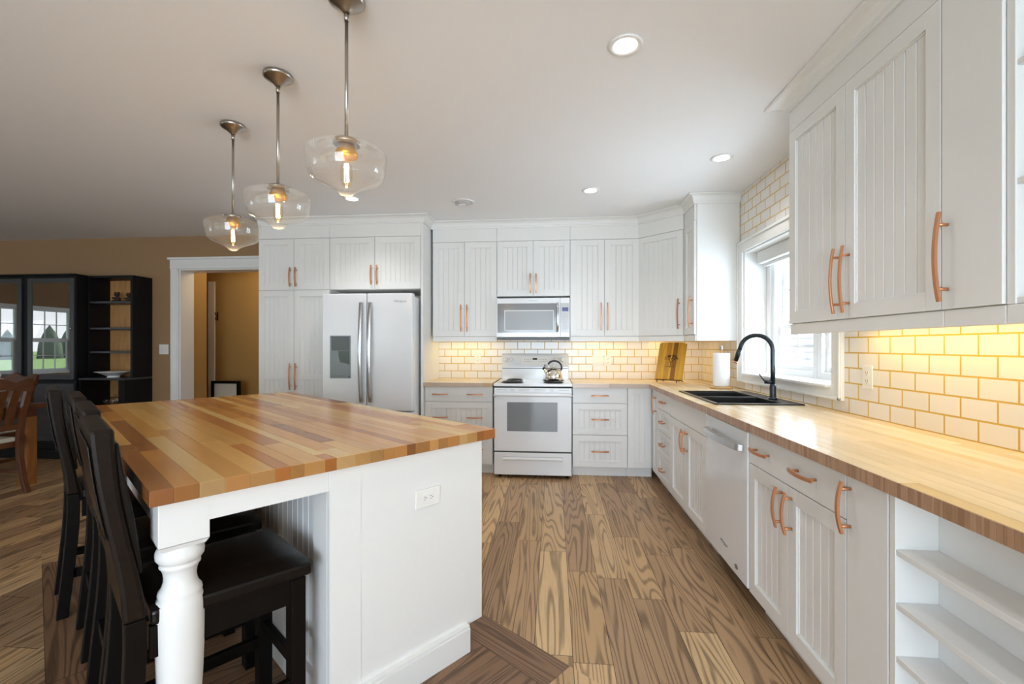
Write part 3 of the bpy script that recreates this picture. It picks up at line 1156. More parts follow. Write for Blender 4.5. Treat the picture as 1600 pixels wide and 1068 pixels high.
CF_B, CF_R = 4.415, 0.912
SX0, SX1, SY0, SY1 = 1.02, 1.50, 2.935, 3.70      # cut-out for the sink
MAPLE_SHEEN = [S(234, 218, 188), S(231, 212, 178), S(226, 202, 164), S(238, 223, 196), S(220, 190, 140), S(233, 214, 182)]  # maple paled toward cream, surface reflection put into the stave colours
m = MB()
y0 = .68
staves(m, y0, SY0, CF_R, XR - .001, CZ0, CZ1, 'y', .04, .06, .4, 1.3, r2, MAPLE_SHEEN)
staves(m, SY0, SY1, CF_R, SX0, CZ0, CZ1, 'y', .04, .06, .4, 1.3, r2, MAPLE_SHEEN)
staves(m, SY0, SY1, SX1, XR - .001, CZ0, CZ1, 'y', .04, .06, .4, 1.3, r2, MAPLE_SHEEN)
staves(m, SY1, YB - .001, CF_R, XR - .001, CZ0, CZ1, 'y', .04, .06, .4, 1.3, r2, MAPLE_SHEEN)
yy = y0
while yy < 4.414:
    st_ = min(r2.uniform(.006, .015), 4.4145 - yy)
    cc = r2.choice([S(178, 140, 110), S(170, 132, 102), S(184, 147, 116), S(162, 124, 95), S(180, 143, 112)])
    m.box(CF_R - .004, CF_R - .0003, yy, yy + st_ - .0003, CZ0, CZ1, 0, cc[:3], 2, (r2.uniform(0, 9), r2.uniform(0, 9)))
    yy += st_
tag(m.build('sink_countertop', 'maple', bevel=.0012), 'long butcher block worktop with the black sink let into it', 'countertop')
m = MB(); staves(m, -1.286, -.592, CF_B, YB - .001, CZ0, CZ1, 'x', .04, .06, .4, 1.0, r2, MAPLE_SHEEN)
tag(m.build('worktop', 'maple', bevel=.0012), 'short butcher block worktop between fridge panel and stove', 'countertop')
m = MB(); staves(m, .184, CF_R - .001, CF_B, YB - .001, CZ0, CZ1, 'x', .04, .06, .4, 1.0, r2, MAPLE_SHEEN)
tag(m.build('worktop', 'maple', bevel=.0012), 'short butcher block worktop right of the stove up to the corner', 'countertop')

# ------------------------------------------------------------------ island body
isd = thing('kitchen_island', 'white kitchen island with beadboard back and overhang on turned legs', 'island', (IX, IY, 0), IRZ)
m = MB()
m.box(.50, 1.126, .05, IL - .05, .10, .873)
m.build('carcass', 'white_paint', isd)
m = MB(); m.box(.47, 1.146, .03, .05, .10, .873); m.build('end_panel', 'white_paint', isd, bevel=.002)
m = MB(); m.box(.47, 1.146, IL - .05, IL - .03, .10, .873); m.build('end_panel', 'white_paint', isd, bevel=.002)
# thin applied stiles and top rail on the near end
m = MB(); m.box(.471, .58, .0275, .0299, .115, .8725); m.box(.58, 1.14, .0275, .0299, .815, .8725)
m.build('applied_frame', 'white_paint', isd)
m = MB(); m.box(.475, 1.06, .01, .10, .0, .112); m.box(.475, .52, .10, IL - .05, 0, .112); m.box(.52, 1.06, .10, IL - .05, 0, .0995)
m.box(.475, 1.06, .006, .01, 0, .10)
m.build('plinth', 'white_paint', isd, bevel=.003)
# beadboard facing the stools, built as a vertical grooved sheet
m = MB()
bead_panel(m, -(IL - .16), -.16, .12, .80, 0, pitch=.05)
bb = m.build('beadboard', 'white_paint', isd, loc=(.496, 0, 0), rz=-PI / 2)
m = MB(); m.box(.47, .4995, .05, .16, .112, .873); m.box(.47, .4995, IL - .16, IL - .05, .112, .873); m.box(.47, .4995, .16, IL - .16, .80, .873)
m.build('back_frame', 'white_paint', isd, bevel=.002)
# doors on the kitchen side
for k in range(4):
    ln = (IL - .1) / 4
    fm = front_mesh(ln - .003, .76, 'bead')
    o = fm.build('door', 'white_paint', isd, bevel=.0015)
    o.location = (1.1265, .05 + k * ln + .0015, .105); o.rotation_euler = (0, 0, PI / 2)
    handle_obj(o, .06 if k % 2 else ln - .06, -.02, .6, .165, 'v')
# aprons
m = MB(); m.box(.129, .4695, .032, .055, .80, .873); m.build('apron', 'white_paint', isd, bevel=.002)
m = MB(); m.box(.129, .4695, IL - .055, IL - .032, .80, .873); m.build('apron', 'white_paint', isd, bevel=.002)
m = MB(); m.box(.022, .045, .149, IL - .149, .80, .873); m.build('apron', 'white_paint', isd, bevel=.002)


def turned_leg(q):
    cx, cy, s = .079, q, .057
    m = MB()
    m.box(cx - s, cx + s, cy - s, cy + s, .752, .873)
    # chamfer under the block
    b = len(m.v)
    for z, k in ((.752, s), (.738, s * .86)):
        for sx, sy in ((-1, -1), (1, -1), (1, 1), (-1, 1)):
            m.v.append((cx + sx * k, cy + sy * k, z))
    for i in range(4):
        j = (i + 1) % 4
        m.face([b + i, b + j, b + 4 + j, b + 4 + i])
    m.face([b + 4 + i for i in range(4)])
    prof = [(.046, .742), (.050, .734), (.0555, .724), (.0565, .714), (.0555, .704), (.050, .696), (.0455, .692), (.0475, .686), (.0475, .681), (.043, .676), (.039, .664), (.0375, .650), (.0385, .638), (.043, .624), (.050, .614),
            (.0515, .606), (.0495, .600), (.0535, .592), (.0565, .575), (.0570, .54), (.0560, .47), (.053, .38), (.047, .28), (.042, .21), (.040, .185), (.046, .175), (.049, .165), (.046, .155), (.038, .145), (.036, .12), (.042, .08), (.045, .05), (.040, .015), (.036, .0)]
    m.lathe(prof[::-1], (cx, cy, 0), 40)
    return m.build('turned_leg', 'white_paint', isd, bevel=.0025, ang=60)


turned_leg(.089)
turned_leg(IL - .089)
oo = MB(); oo.box(.80, .914, .0215, .0274, .655, .725)
op = oo.build('power_outlet', 'plate_white', isd, bevel=.002)
m = MB(); m.box(.829, .885, .0195, .0214, .673, .707); r_ = m.build('receptacle', 'plate_white', op, bevel=.001)
m = MB()
for cx_ in (.843, .871):
    m.box(cx_ - .006, cx_ - .001, .0188, .0194, .684, .686); m.box(cx_ - .006, cx_ - .001, .0188, .0194, .694, .696); m.box(cx_ + .003, cx_ + .006, .0188, .0194, .688, .692)
m.build('slots', 'black_plastic', op)

# ------------------------------------------------------------------ counter stools


def interp(tab, z):
    for (x0, z0), (x1, z1) in zip(tab, tab[1:]):
        if z <= z1:
            return x0 + (x1 - x0) * (z - z0) / (z1 - z0)
    return tab[-1][0]


REAR = [(-.118, 0), (-.103, .17), (-.088, .341), (-.080, .5), (-.082, .6), (-.093, .71), (-.123, .864), (-.141, 1.0), (-.146, 1.072)]
FRNT = [(-.076, 0), (-.060, .17), (-.046, .30), (-.036, .46), (-.034, .56), (-.050, .66), (-.079, .816), (-.100, .956), (-.104, 1.072)]


def smooth_tab(tab, zs):
    # Catmull-style smoothing by averaging neighbours of a dense linear resample
    xs = [interp(tab, z) for z in zs]
    for _ in range(3):
        xs = [xs[0]] + [(xs[i - 1] + 2 * xs[i] + xs[i + 1]) / 4 for i in range(1, len(xs) - 1)] + [xs[-1]]
    return xs


ZS = [1.072 * i / 28 for i in range(29)]
RX, FX = smooth_tab(REAR, ZS), smooth_tab(FRNT, ZS)


def strip_solid(m, zs, rx, fx, y0, y1, mi=0):
    b = len(m.v)
    for z, r_, f_ in zip(zs, rx, fx):
        m.v += [(r_, y0, z), (f_, y0, z), (f_, y1, z), (r_, y1, z)]
    n = len(zs)
    for k in range(n - 1):
        for i in range(4):
            j = (i + 1) % 4
            m.face([b + 4 * k + i, b + 4 * k + j, b + 4 * k + 4 + j, b + 4 * k + 4 + i], mi, False)
    m.face([b + i for i in range(4)]); m.face([b + 4 * (n - 1) + i for i in range(4)])


def make_stool(label):
    t = thing('counter_stool', label, 'stool', (0, 0, 0), 0, 'dark leather counter stools along the island')
    hw = .178
    # rear legs run up into the back as upholstered side frames
    lo = [i for i, z in enumerate(ZS) if z <= .60]
    for s in (-1, 1):
        m = MB()
        a, b_ = sorted((s * hw, s * (hw - .042)))
        strip_solid(m, [ZS[i] for i in lo], [RX[i] for i in lo], [FX[i] for i in lo], a, b_)
        m.build('leg', 'espresso', t, bevel=.003, ang=40)
        m = MB(); m.tube([(.345, s * .150, 0), (.345, s * .150, .535)], .025, sect=[(-1, -.9), (1, -.9), (1, .9), (-1, .9)], smooth=False)
        m.build('leg', 'espresso', t, bevel=.003)
    hi = [i for i, z in enumerate(ZS) if z >= .56]
    zs = [ZS[i] for i in hi]
    m = MB(); strip_solid(m, zs, [RX[i] - .002 for i in hi], [FX[i] + .004 for i in hi], -hw - .002, hw + .002)
    bk = m.build('backrest', 'leather_back', t, bevel=.010, ang=60)
    # padded front of the back
    hi2 = [i for i, z in enumerate(ZS) if .66 <= z <= 1.06]
    m = MB(); strip_solid(m, [ZS[i] for i in hi2], [FX[i] + .002 for i in hi2], [FX[i] + .012 + .010 * math.sin(PI * k / (len(hi2) - 1)) for k, i in enumerate(hi2)], -hw + .01, hw - .01)
    m.build('pad', 'leather', bk, bevel=.008, ang=60)
    # rear leather cover with a curved lower seam
    m = MB()
    hi3 = [i for i, z in enumerate(ZS) if .80 <= z <= 1.065]
    strip_solid(m, [ZS[i] for i in hi3], [RX[i] - .007 for i in hi3], [RX[i] - .003 for i in hi3], -hw + .004, hw - .004)
    m.build('rear_cover', 'leather', bk, bevel=.003, ang=60)
    m = MB()
    pts = [(interp(list(zip(RX, ZS)), .80 - .03 * math.cos(u * PI / 2)) - .006, u * (hw - .004), .80 - .03 * math.cos(u * PI / 2)) for u in [k / 6 - 1 for k in range(13)]]
    m.tube(pts, .0035, n=6)
    m.build('seam', 'leather', bk)
    m = MB()
    # seat cushion with a crowned top
    nx, ny = 10, 10
    x0, x1, hy = -.028, .378, .198
    b = len(m.v)
    for i in range(nx + 1):
        for j in range(ny + 1):
            u, v = i / nx * 2 - 1, j / ny * 2 - 1
            e = max(abs(u), abs(v))
            z = .598 + .014 * (1 - u * u) * (1 - v * v) - (.012 if e > .99 else 0)
            m.v.append((x0 + (x1 - x0) * (u + 1) / 2, v * (hy - .024 * (1 - u) / 2), z))
    for i in range(nx):
        for j in range(ny):
            k = b + i * (ny + 1) + j
            m.face([k, k + ny + 1, k + ny + 2, k + 1], 0, True)
    m.prism([(x0, -.174), (x1, -hy), (x1, hy), (x0, .174)], 'z', .545, .5865)
    m.build('seat', 'leather', t, bevel=.010, ang=50)
    m = MB(); m.box(-.03, .362, -.17, -.148, .46, .544); m.box(-.03, .362, .148, .17, .46, .544); m.box(.34, .362, -.147, .147, .46, .544)
    m.build('seat_frame', 'espresso', t, bevel=.002)
    for s in (-1, 1):
        m = MB(); m.box(-.07, .33, s * .152 - .011, s * .152 + .011, .175, .215); m.build('stretcher', 'espresso', t, bevel=.002)
    m = MB(); m.box(.335, .355, -.128, .128, .24, .28); m.build('footrest', 'espresso', t, bevel=.002)
    m = MB(); m.box(-.085, -.063, -.135, .135, .21, .25); m.build('stretcher', 'espresso', t, bevel=.002)
    return t


SL = ['dark brown leather counter stool nearest the camera beside the white turned leg',
      'dark leather counter stool second from the white turned leg',
      'dark leather counter stool third from the near turned leg, mostly hidden',
      'dark leather counter stool at the far end of the island by the dining table']
st0 = make_stool(SL[0])
for k, (q, sh) in enumerate(((.237, .040), (.735, .052), (1.255, .048), (1.732, -.012))):
    o = st0 if k == 0 else copy_tree(st0)
    px, py = isl(sh, q)
    o.location = (px, py, 0); o.rotation_euler = (0, 0, IRZ)
    o['label'] = SL[k]

# ------------------------------------------------------------------ stove
SXL, SXR = -.573, .178
sw = SXR - SXL
rg = thing('electric_range', 'white freestanding electric coil stove below the microwave', 'stove', (SXL, 4.37, 0))
m = MB(); m.box(.004, sw - .004, .03, .655, .03, .885); m.build('body', 'appliance_white', rg, bevel=.003)
for x_ in (.05, sw - .05):
    for y_ in (.08, .60):
        m = MB(); m.lathe([(.018, 0), (.018, .0295)], (x_, y_, 0), 12); m.build('foot', 'black_plastic', rg)
m = MB(); m.box(-.004, sw + .004, .0, .60, .8855, .912); m.build('cooktop', 'appliance_white', rg, bevel=.006)
m = MB()
m.prism([(.585, .8855), (.668, .8855), (.668, 1.185), (.625, 1.192), (.610, 1.17), (.585, 1.045)], 'x', .012, sw - .012)
bgd = m.build('backguard', 'appliance_white', rg, bevel=.006)
# panel of the backguard is tilted: local frame on the slope
sl = math.atan2(.025, .125)


def on_guard(xc, zc, w_, h_, t_, mat, name, parent, off=0.0):
    m = MB(); m.box(-w_ / 2, w_ / 2, -t_, 0, -h_ / 2, h_ / 2)
    o = m.build(name, mat, parent, bevel=min(.002, t_ * .4))
    y_ = .585 + (zc - 1.045) * .2 - off
    o.location = (xc, y_, zc); o.rotation_euler = (-sl, 0, 0)
    return o


on_guard(sw / 2, 1.115, .30, .095, .0015, 'plate_white', 'control_panel', bgd)
d_ = on_guard(sw / 2 - .002, 1.134, .050, .020, .0022, 'dark_gap', 'display', bgd)
for r_i in range(2):
    for c_i in range(4):
        for sgn in (-1, 1):
            on_guard(sw / 2 + sgn * (.05 + .022 * c_i), 1.128 - .022 * r_i, .012, .007, .0022, 'lens_grey', 'button', bgd)
on_guard(sw / 2, 1.072, .056, .003, .0008, 'lens_grey', 'maker_mark', bgd)
for x_ in (.052, .110, sw - .150, sw - .082):
    m = MB(); m.lathe([(.024, 0), (.024, .006), (.0215, .010), (.019, .026), (.016, .029)], n=28)
    m.box(-.004, .004, -.021, .021, .010, .033)
    kn = m.build('knob', 'porcelain', bgd, bevel=.001)
    kn.location = (x_, .585 + .08 * .2 - .0005, 1.125); kn.rotation_euler = (R(90) - sl, 0, 0)
m = MB(); m.box(.02, sw - .02, .580, .586, 1.028, 1.034); m.build('vent_slot', 'dark_gap', bgd)
for (cx_, cy_, rr) in ((.165, .17, .098), (.165, .44, .075), (.575, .17, .085), (.575, .44, .098)):
    m = MB(); m.lathe([(rr + .014, .0), (rr + .016, .004), (rr + .006, .0035), (rr * .3, -.0 + .001)], (cx_, cy_, .912), 36)
    bw = m.build('drip_bowl', 'black_plastic', rg)
    m = MB()
    k_ = rr - .006
    while k_ > .02:
        m.torus((cx_, cy_, .922), k_, .0048, 36, 6); k_ -= .0135
    m.box(cx_ - rr, cx_ + rr, cy_ - .002, cy_ + .002, .916, .919)
    m.build('coil', 'black_plastic', bw)
# front
m = MB(); m.box(.004, sw - .004, .012, .03, .872, .885); m.build('front_gap', 'dark_gap', rg)
m = MB(); m.box(.002, sw - .002, .0, .03, .815, .871)
vp = m.build('vent_trim', 'appliance_white', rg, bevel=.004)
m = MB()
for (a, b_) in ((.025, .125), (.165, .20), (.24, .345), (.39, .50), (.54, .575), (.625, .72)):
    m.box(a, b_, -.0012, -.0002, .852, .857)
    if .16 < a < .6:
        m.box(a, b_, -.0012, -.0002, .842, .846)
m.build('vent_slots', 'lens_grey', vp)
dr = MB(); dr.box(.003, sw - .003, .0, .03, .262, .8145)
dro = dr.build('oven_door', 'appliance_white', rg, bevel=.005)
m = MB(); m.box(.128, .613, -.0015, -.0002, .455, .735); m.build('oven_window', 'oven_glass', dro, bevel=.001)
m = MB()
m.tube([(.012, -.001, .800), (.018, -.040, .808), (.05, -.05, .81), (sw / 2, -.054, .81), (sw - .05, -.05, .81), (sw - .018, -.040, .808), (sw - .012, -.001, .80)], .017, n=12)
m.build('handle', 'appliance_white', dro)
m = MB(); m.box(.006, sw - .006, .014, .03, .250, .2615); m.build('front_gap', 'dark_gap', rg)
m = MB(); m.box(.003, sw - .003, .0, .03, .035, .249)
dw_ = m.build('storage_drawer', 'appliance_white', rg, bevel=.004)
m = MB(); m.prism([(-.0005, .206), (-.0005, .172), (-.012, .178), (-.016, .19), (-.012, .201)], 'x', .09, sw - .09)
m.build('handle', 'appliance_white', dw_, bevel=.003)
m = MB(); m.box(.09, sw - .09, -.0025, -.0003, .207, .212); m.build('grip_shadow_gap', 'lens_grey', dw_)

# kettle
kt = thing('kettle', 'polished steel whistling kettle with black handle on the right burner', 'kettle', (.003, 4.66, .9275))
m = MB()
m.lathe([(.076, 0), (.083, .004), (.0855, .018), (.086, .035), (.083, .06), (.074, .085), (.058, .105), (.040, .117), (.034, .119)], n=40)
m.build('body', 'chrome', kt)
m = MB(); m.lathe([(.036, .1195), (.033, .125), (.018, .129), (.006, .130), (.006, .136), (.011, .142), (.008, .150), (.001, .152)], n=24); m.build('lid', 'chrome', kt)
m = MB(); m.tube([(-.058, -.0, .068), (-.082, 0, .098), (-.096, 0, .118)], [.026, .019, .015], n=14); m.build('spout', 'chrome', kt)
m = MB(); m.tube([(-.096, 0, .118), (-.106, 0, .130)], [.019, .016], n=12); m.tube([(-.098, 0, .128), (-.086, 0, .148), (-.093, 0, .158)], [.006, .006, .005], n=8); m.build('whistle', 'black_plastic', kt)
m = MB()
pts = []
for k in range(15):
    a = R(150 - k * 12.5)
    pts.append((.008 + .074 * math.cos(a), 0, .128 + .068 * math.sin(a)))
m.tube(pts, [.006] + [.0095] * 13 + [.007], n=10, up=(0, 1, 0)); m.build('handle', 'black_plastic', kt)
m = MB(); m.tube([(-.050, 0, .105), (-.056, 0, .160)], .004, n=8); m.tube([(.068, 0, .092), (.078, 0, .112)], .005, n=8); m.build('bracket', 'chrome', kt)

# ------------------------------------------------------------------ microwave
MX0, MX1 = -.582, .167
mw = thing('microwave', 'white over-the-range microwave with grey glass door above the stove', 'microwave', (MX0, 4.64, 1.352))
w, h = MX1 - MX0, .413
m = MB(); m.box(.001, w - .001, .028, .405, .012, h); m.build('body', 'appliance_white', mw, bevel=.003)
m = MB(); m.box(.006, w - .006, .012, .40, -.012, .0115); m.build('bottom_grille', 'bottom_grey', mw)
m = MB(); m.box(.0, w * .868, .0, .0275, .014, h)
dd = m.build('door', 'appliance_white', mw, bevel=.004)
m = MB(); m.box(.012, w * .83, -.0018, -.0002, .060, h - .055); gl_ = m.build('glass_panel', 'micro_glass', dd, bevel=.0008)
m = MB(); m.box(.085, .585, -.0032, -.0019, .085, .285); fr_ = m.build('window_border', 'appliance_grey', gl_)
for args in (((.083, .587, .283, .289)), ((.083, .587, .081, .087)), ((.083, .089, .087, .283)), ((.581, .587, .087, .283))):
    pass
m = MB(); m.box(.083, .587, -.0040, -.0033, .281, .288); m.box(.083, .587, -.0040, -.0033, .081, .086); m.box(.083, .090, -.0040, -.0033, .086, .281); m.box(.580, .587, -.0040, -.0033, .086, .281)
m.build('window_trim', 'plate_white', gl_)
m = MB(); m.box(.091, .579, -.0038, -.0033, .087, .280); m.build('window_pane', 'micro_window', gl_)
m = MB()
hx = w * .835
m.tube([(hx, -.002, .075), (hx, -.026, .085), (hx, -.037, .14), (hx, -.040, .21), (hx, -.037, .29), (hx, -.026, .345), (hx, -.002, .355)], .013, n=12, up=(1, 0, 0))
m.build('handle', 'steel', dd)
m = MB(); m.box(w * .8695, w, .0, .0275, .014, h); cp = m.build('control_panel', 'appliance_white', mw, bevel=.004)
m = MB(); m.box(w * .878, w * .992, -.0018, -.0002, .060, h - .055); kp = m.build('keypad', 'appliance_grey', cp)
m = MB(); m.box(w * .895, w * .98, -.003, -.0019, .275, .315); m.build('display', 'display_blue', kp)
m = MB()
for r_i in range(6):
    for c_i in range(4):
        x_ = w * .893 + c_i * .0165
        m.box(x_, x_ + .011, -.0026, -.0019, .09 + r_i * .027, .105 + r_i * .027)
m.build('buttons', 'lens_grey', kp)
text_mesh('logo', 'Whirlpool', .022, 'logo_grey', dd, (w * .505, -.0006, h - .026), (R(90), 0, 0), .0004, .2)

# ------------------------------------------------------------------ refrigerator
FX0, FX1, FYF = -2.232, -1.330, 4.22
fg = thing('refrigerator', 'white french-door refrigerator with ice and water dispenser', 'refrigerator', (FX0, FYF, 0))
w = FX1 - FX0
m = MB(); m.box(.004, w - .004, .085, .78, .03, 1.755); m.build('body', 'appliance_white', fg, bevel=.006)
m = MB(); m.box(.02, w - .02, .09, .7, .0, .0295); m.build('base_grille', 'black_plastic', fg)
mid = w * .497


def fridge_door(x0, x1, name):
    m = MB(); m.box(x0, x1, .0, .075, .655, 1.780)
    return m.build(name, 'appliance_white', fg, bevel=.010)


dl = fridge_door(.002, mid - .003, 'door')
dr_ = fridge_door(mid + .003, w - .002, 'door')
for x_ in (.03, w - .08):
    m = MB(); m.box(x_, x_ + .05, .08, .16, 1.7555, 1.785); m.build('hinge_cover', 'appliance_white', fg, bevel=.004)
m = MB(); m.box(.002, w - .002, .0, .075, .06, .645); fz_ = m.build('freezer_drawer', 'appliance_white', fg, bevel=.010)
m = MB(); m.tube([(.08, -.001, .58), (.085, -.045, .585), (.16, -.055, .588), (w - .16, -.055, .588), (w - .085, -.045, .585), (w - .08, -.001, .58)], .013, n=12); m.build('handle', 'steel', fz_)
for (x_, d_) in ((mid - .045, dl), (mid + .045, dr_)):
    m = MB()
    pts = []
    for k in range(15):
        t = -1 + 2 * k / 14
        pts.append((x_, -.022 - .038 * (1 - t * t), 1.215 + t * .475))
    m.tube(pts, .0125, sect=[(-1.3, -.5), (-.9, -.9), (.9, -.9), (1.3, -.5), (1.3, .5), (.9, .9), (-.9, .9), (-1.3, .5)], up=(0, 1, 0))
    m.box(x_ - .010, x_ + .010, -.03, -.0003, .742, .775); m.box(x_ - .010, x_ + .010, -.03, -.0003, 1.655, 1.688)
    m.build('handle', 'steel', d_, bevel=.001)
# dispenser
a, b_, z0, z1 = .085, .292, .965, 1.375
m = MB()
m.box(a, a + .012, -.004, -.0003, z0, z1); m.box(b_ - .012, b_, -.004, -.0003, z0, z1); m.box(a + .012, b_ - .012, -.004, -.0003, z1 - .012, z1); m.box(a + .012, b_ - .012, -.004, -.0003, z0, z0 + .012)
dp = m.build('dispenser', 'dispenser_grey', dl, bevel=.001)
m = MB(); m.box(a + .0121, b_ - .0121, -.0035, -.0004, 1.23, z1 - .0121); m.build('control_screen', 'dispenser_dark', dp)
m = MB(); m.box(a + .0121, b_ - .0121, -.0015, -.0004, z0 + .0121, 1.229)
m.prism([(a + .05, 0), (a + .15, 0), (a + .13, -.001), (a + .07, -.001)], 'z', z0 + .02, 1.2)
m.build('recess', 'dispenser_grey', dp)
m = MB(); m.prism([(a + .085, 1.229), (b_ - .014, 1.229), (b_ - .014, 1.10), (a + .10, 1.12), (a + .085, 1.19)], 'y', -.005, -.0016); m.build('ice_chute', 'dispenser_dark', dp)
m = MB(); m.box(a + .015, b_ - .015, -.018, -.0042, z0 + .006, z0 + .022); m.build('drip_tray', 'dispenser_grey', dp, bevel=.002)
text_mesh('logo', 'Whirlpool', .030, 'logo_grey', dr_, (w * .86, -.0006, 1.702), (R(90), 0, 0), .0004, .25)

# ------------------------------------------------------------------ dishwasher
dwt = thing('dishwasher', 'white dishwasher with silver bar handle in the sink run', 'dishwasher', (XF_R, 2.889, 0), -PI / 2)
w = .606
m = MB(); m.box(.004, w - .004, .001, DR, .105, .870); m.build('body', 'appliance_white', dwt)
m = MB(); m.box(.004, w - .004, .06, DR, 0, .1045); m.build('toe_kick', 'black_plastic', dwt)
m = MB(); m.box(.003, w - .003, -.026, -.0003, .105, .862); dwd = m.build('door', 'appliance_white', dwt, bevel=.006)
m = MB(); m.box(.003, w - .003, -.020, -.0003, .8625, .871); m.build('top_gap', 'dark_gap', dwt)
m = MB()
pts = [(.055, -.027, .775), (.058, -.046, .775)] + [(.07 + (w - .14) * k / 8, -.052 - .016 * math.sin(PI * k / 8), .775) for k in range(9)] + [(w - .058, -.046, .775), (w - .055, -.027, .775)]
m.tube(pts, .014, sect=[(-.6, -1.2), (.6, -1.2), (.6, 1.2), (-.6, 1.2)], smooth=False)
m.build('handle', 'steel', dwd, bevel=.003)
text_mesh('logo', 'Whirlpool', .024, 'logo_grey', dwd, (.30, -.0266, .20), (R(90), 0, 0), .0003, .25)
m = MB()
b = len(m.v)
m.lathe([(.013, 0), (.013, .0008)], n=24)
bd = m.build('badge', 'logo_grey', dwd); bd.location = (.47, -.0263, .150); bd.rotation_euler = (R(90), 0, 0); bd.scale = (1.6, 1, 1)

# ------------------------------------------------------------------ sink and faucet
sk = thing('kitchen_sink', 'black double-bowl drop-in sink below the window', 'sink', (SX0, SY0, .914))
# local x: 0..W across (toward wall), y: along the counter away from the camera
W_, L_ = SX1 - SX0, SY1 - SY0
m = MB()
rim = .028
m.box(-rim, 0.002, -rim, L_ + rim, .0005, .009); m.box(W_ - .09, W_ + .022, -rim, L_ + rim, .0005, .009)
m.box(0.002, W_ - .09, -rim, .002, .0005, .009); m.box(0.002, W_ - .09, L_ - .002, L_ + rim, .0005, .009); m.box(.002, W_ - .09, L_ * .5 - .016, L_ * .5 + .016, -.02, .006)
m.build('rim', 'sink_black', sk, bevel=.004)
for (y0_, y1_) in ((.002, L_ * .5 - .016), (L_ * .5 + .016, L_ - .002)):
    m = MB()
    t = .004
    zb = -.19
    x0_, x1_ = .002, W_ - .09
    m.box(x0_, x0_ + t, y0_, y1_, zb, .0); m.box(x1_ - t, x1_, y0_, y1_, zb, .0); m.box(x0_ + t, x1_ - t, y0_, y0_ + t, zb, .0); m.box(x0_ + t, x1_ - t, y1_ - t, y1_, zb, .0)
    m.box(x0_, x1_, y0_, y1_, zb - t, zb)
    bo = m.build('bowl', 'sink_black', sk)
    m = MB(); m.lathe([(.040, 0), (.042, .003), (.030, .002)], ((x0_ + x1_) / 2, (y0_ + y1_) / 2, zb), 24); m.build('drain', 'steel', bo)
fc = thing('faucet', 'matt black gooseneck pull-down faucet behind the sink', 'faucet', (1.447, 3.155, .9235))
m = MB(); m.lathe([(.027, 0), (.027, .008), (.022, .012), (.020, .018), (.020, .085), (.0165, .10)], n=24); m.build('base', 'faucet_black', fc)
dx, dy = -.80, .60
m = MB()
pts = [(0, 0, .09), (0, 0, .20), (0, 0, .325)]
rad_ = .100
for k in range(1, 16):
    a = PI * k / 15 * .93
    pts.append((dx * rad_ * (1 - math.cos(a)), dy * rad_ * (1 - math.cos(a)), .325 + rad_ * math.sin(a)))
pe = Vector(pts[-1]); pd = (Vector(pts[-1]) - Vector(pts[-2])).normalized()
pts.append(tuple(pe + pd * .02))
m.tube(pts, .0145, n=14, up=(.6, .8, 0)); m.build('neck', 'faucet_black', fc)
m = MB(); m.tube([pe + pd * .02, pe + pd * .05, pe + pd * .105], [.0165, .0165, .0145], n=14); m.build('spray_head', 'faucet_black', fc)
m = MB(); m.tube([pe + pd * .105, pe + pd * .118], [.0148, .014], n=14); m.build('nozzle', 'copper', fc)
m = MB(); m.tube([(-.0, 0, .115), (-.045, .02, .115)], .0135, n=14); m.tube([(-.042, .02, .118), (-.072, .034, .165)], [.005, .004], n=8); m.build('lever', 'faucet_black', fc)
# paper towels
pt = thing('paper_towel_holder', 'white paper towel roll on a round wooden stand left of the sink', 'paper towels', (1.425, 4.02, .9145))
m = MB(); m.lathe([(.088, 0), (.092, .004), (.092, .016), (.086, .020)], n=40); m.build('base', 'base_wood', pt)
m = MB(); m.lathe([(.009, .0205), (.009, .325)], n=14); m.build('rod', 'base_wood', pt)
m = MB(); m.lathe([(.011, .3255), (.015, .328), (.015, .345), (.012, .349), (.015, .352), (.015, .362), (.010, .366)], n=20); m.build('finial', 'nickel', pt)
m = MB(); m.lathe([(.0185, .022), (.066, .022), (.067, .026), (.067, .298), (.066, .302), (.0185, .302), (.0185, .022)], n=48, cap=False); m.build('paper_roll', 'paper', pt)
# cutting board on its stand
cb = thing('cutting_board', 'engraved striped wooden cutting board propped on a small stand in the corner', 'cutting board', (1.150, 4.66, .9145), R(-38))
tl = R(19)
T = Matrix.Rotation(-tl, 3, 'X')
m = MB()
bw_, bh_ = .275, .385
xs = [-.5, -.38, -.2, -.02, .05, .22, .36, .5]
cols_ = [S(196, 150, 70), S(214, 168, 60), S(190, 140, 54), S(226, 176, 58), S(150, 100, 40), S(210, 160, 56), S(222, 172, 56)]
for k in range(7):
    a, b_ = xs[k] * bw_, xs[k + 1] * bw_
    bb = len(m.v)
    for (px, py, pz) in ((a, -.011, 0), (b_, -.011, 0), (b_, .011, 0), (a, .011, 0), (a, -.011, bh_), (b_, -.011, bh_), (b_, .011, bh_), (a, .011, bh_)):
        if pz > 0 and abs(px) > .49 * bw_:
            pz -= .012
        p = T @ Vector((px, py, pz)) + Vector((0, -.02, .028))
        m.v.append(tuple(p))
    for q in ((0, 3, 2, 1), (4, 5, 6, 7), (0, 1, 5, 4), (1, 2, 6, 5), (2, 3, 7, 6), (3, 0, 4, 7)):
        uv = [(m.v[bb + i][2] + k * 3.1, m.v[bb + i][0]) for i in q]
        m.face([bb + i for i in q], 0, False, cols_[k][:3], uv)
m.build('board', 'board_wood', cb, bevel=.002)
m = MB()
rb = random.Random(5)


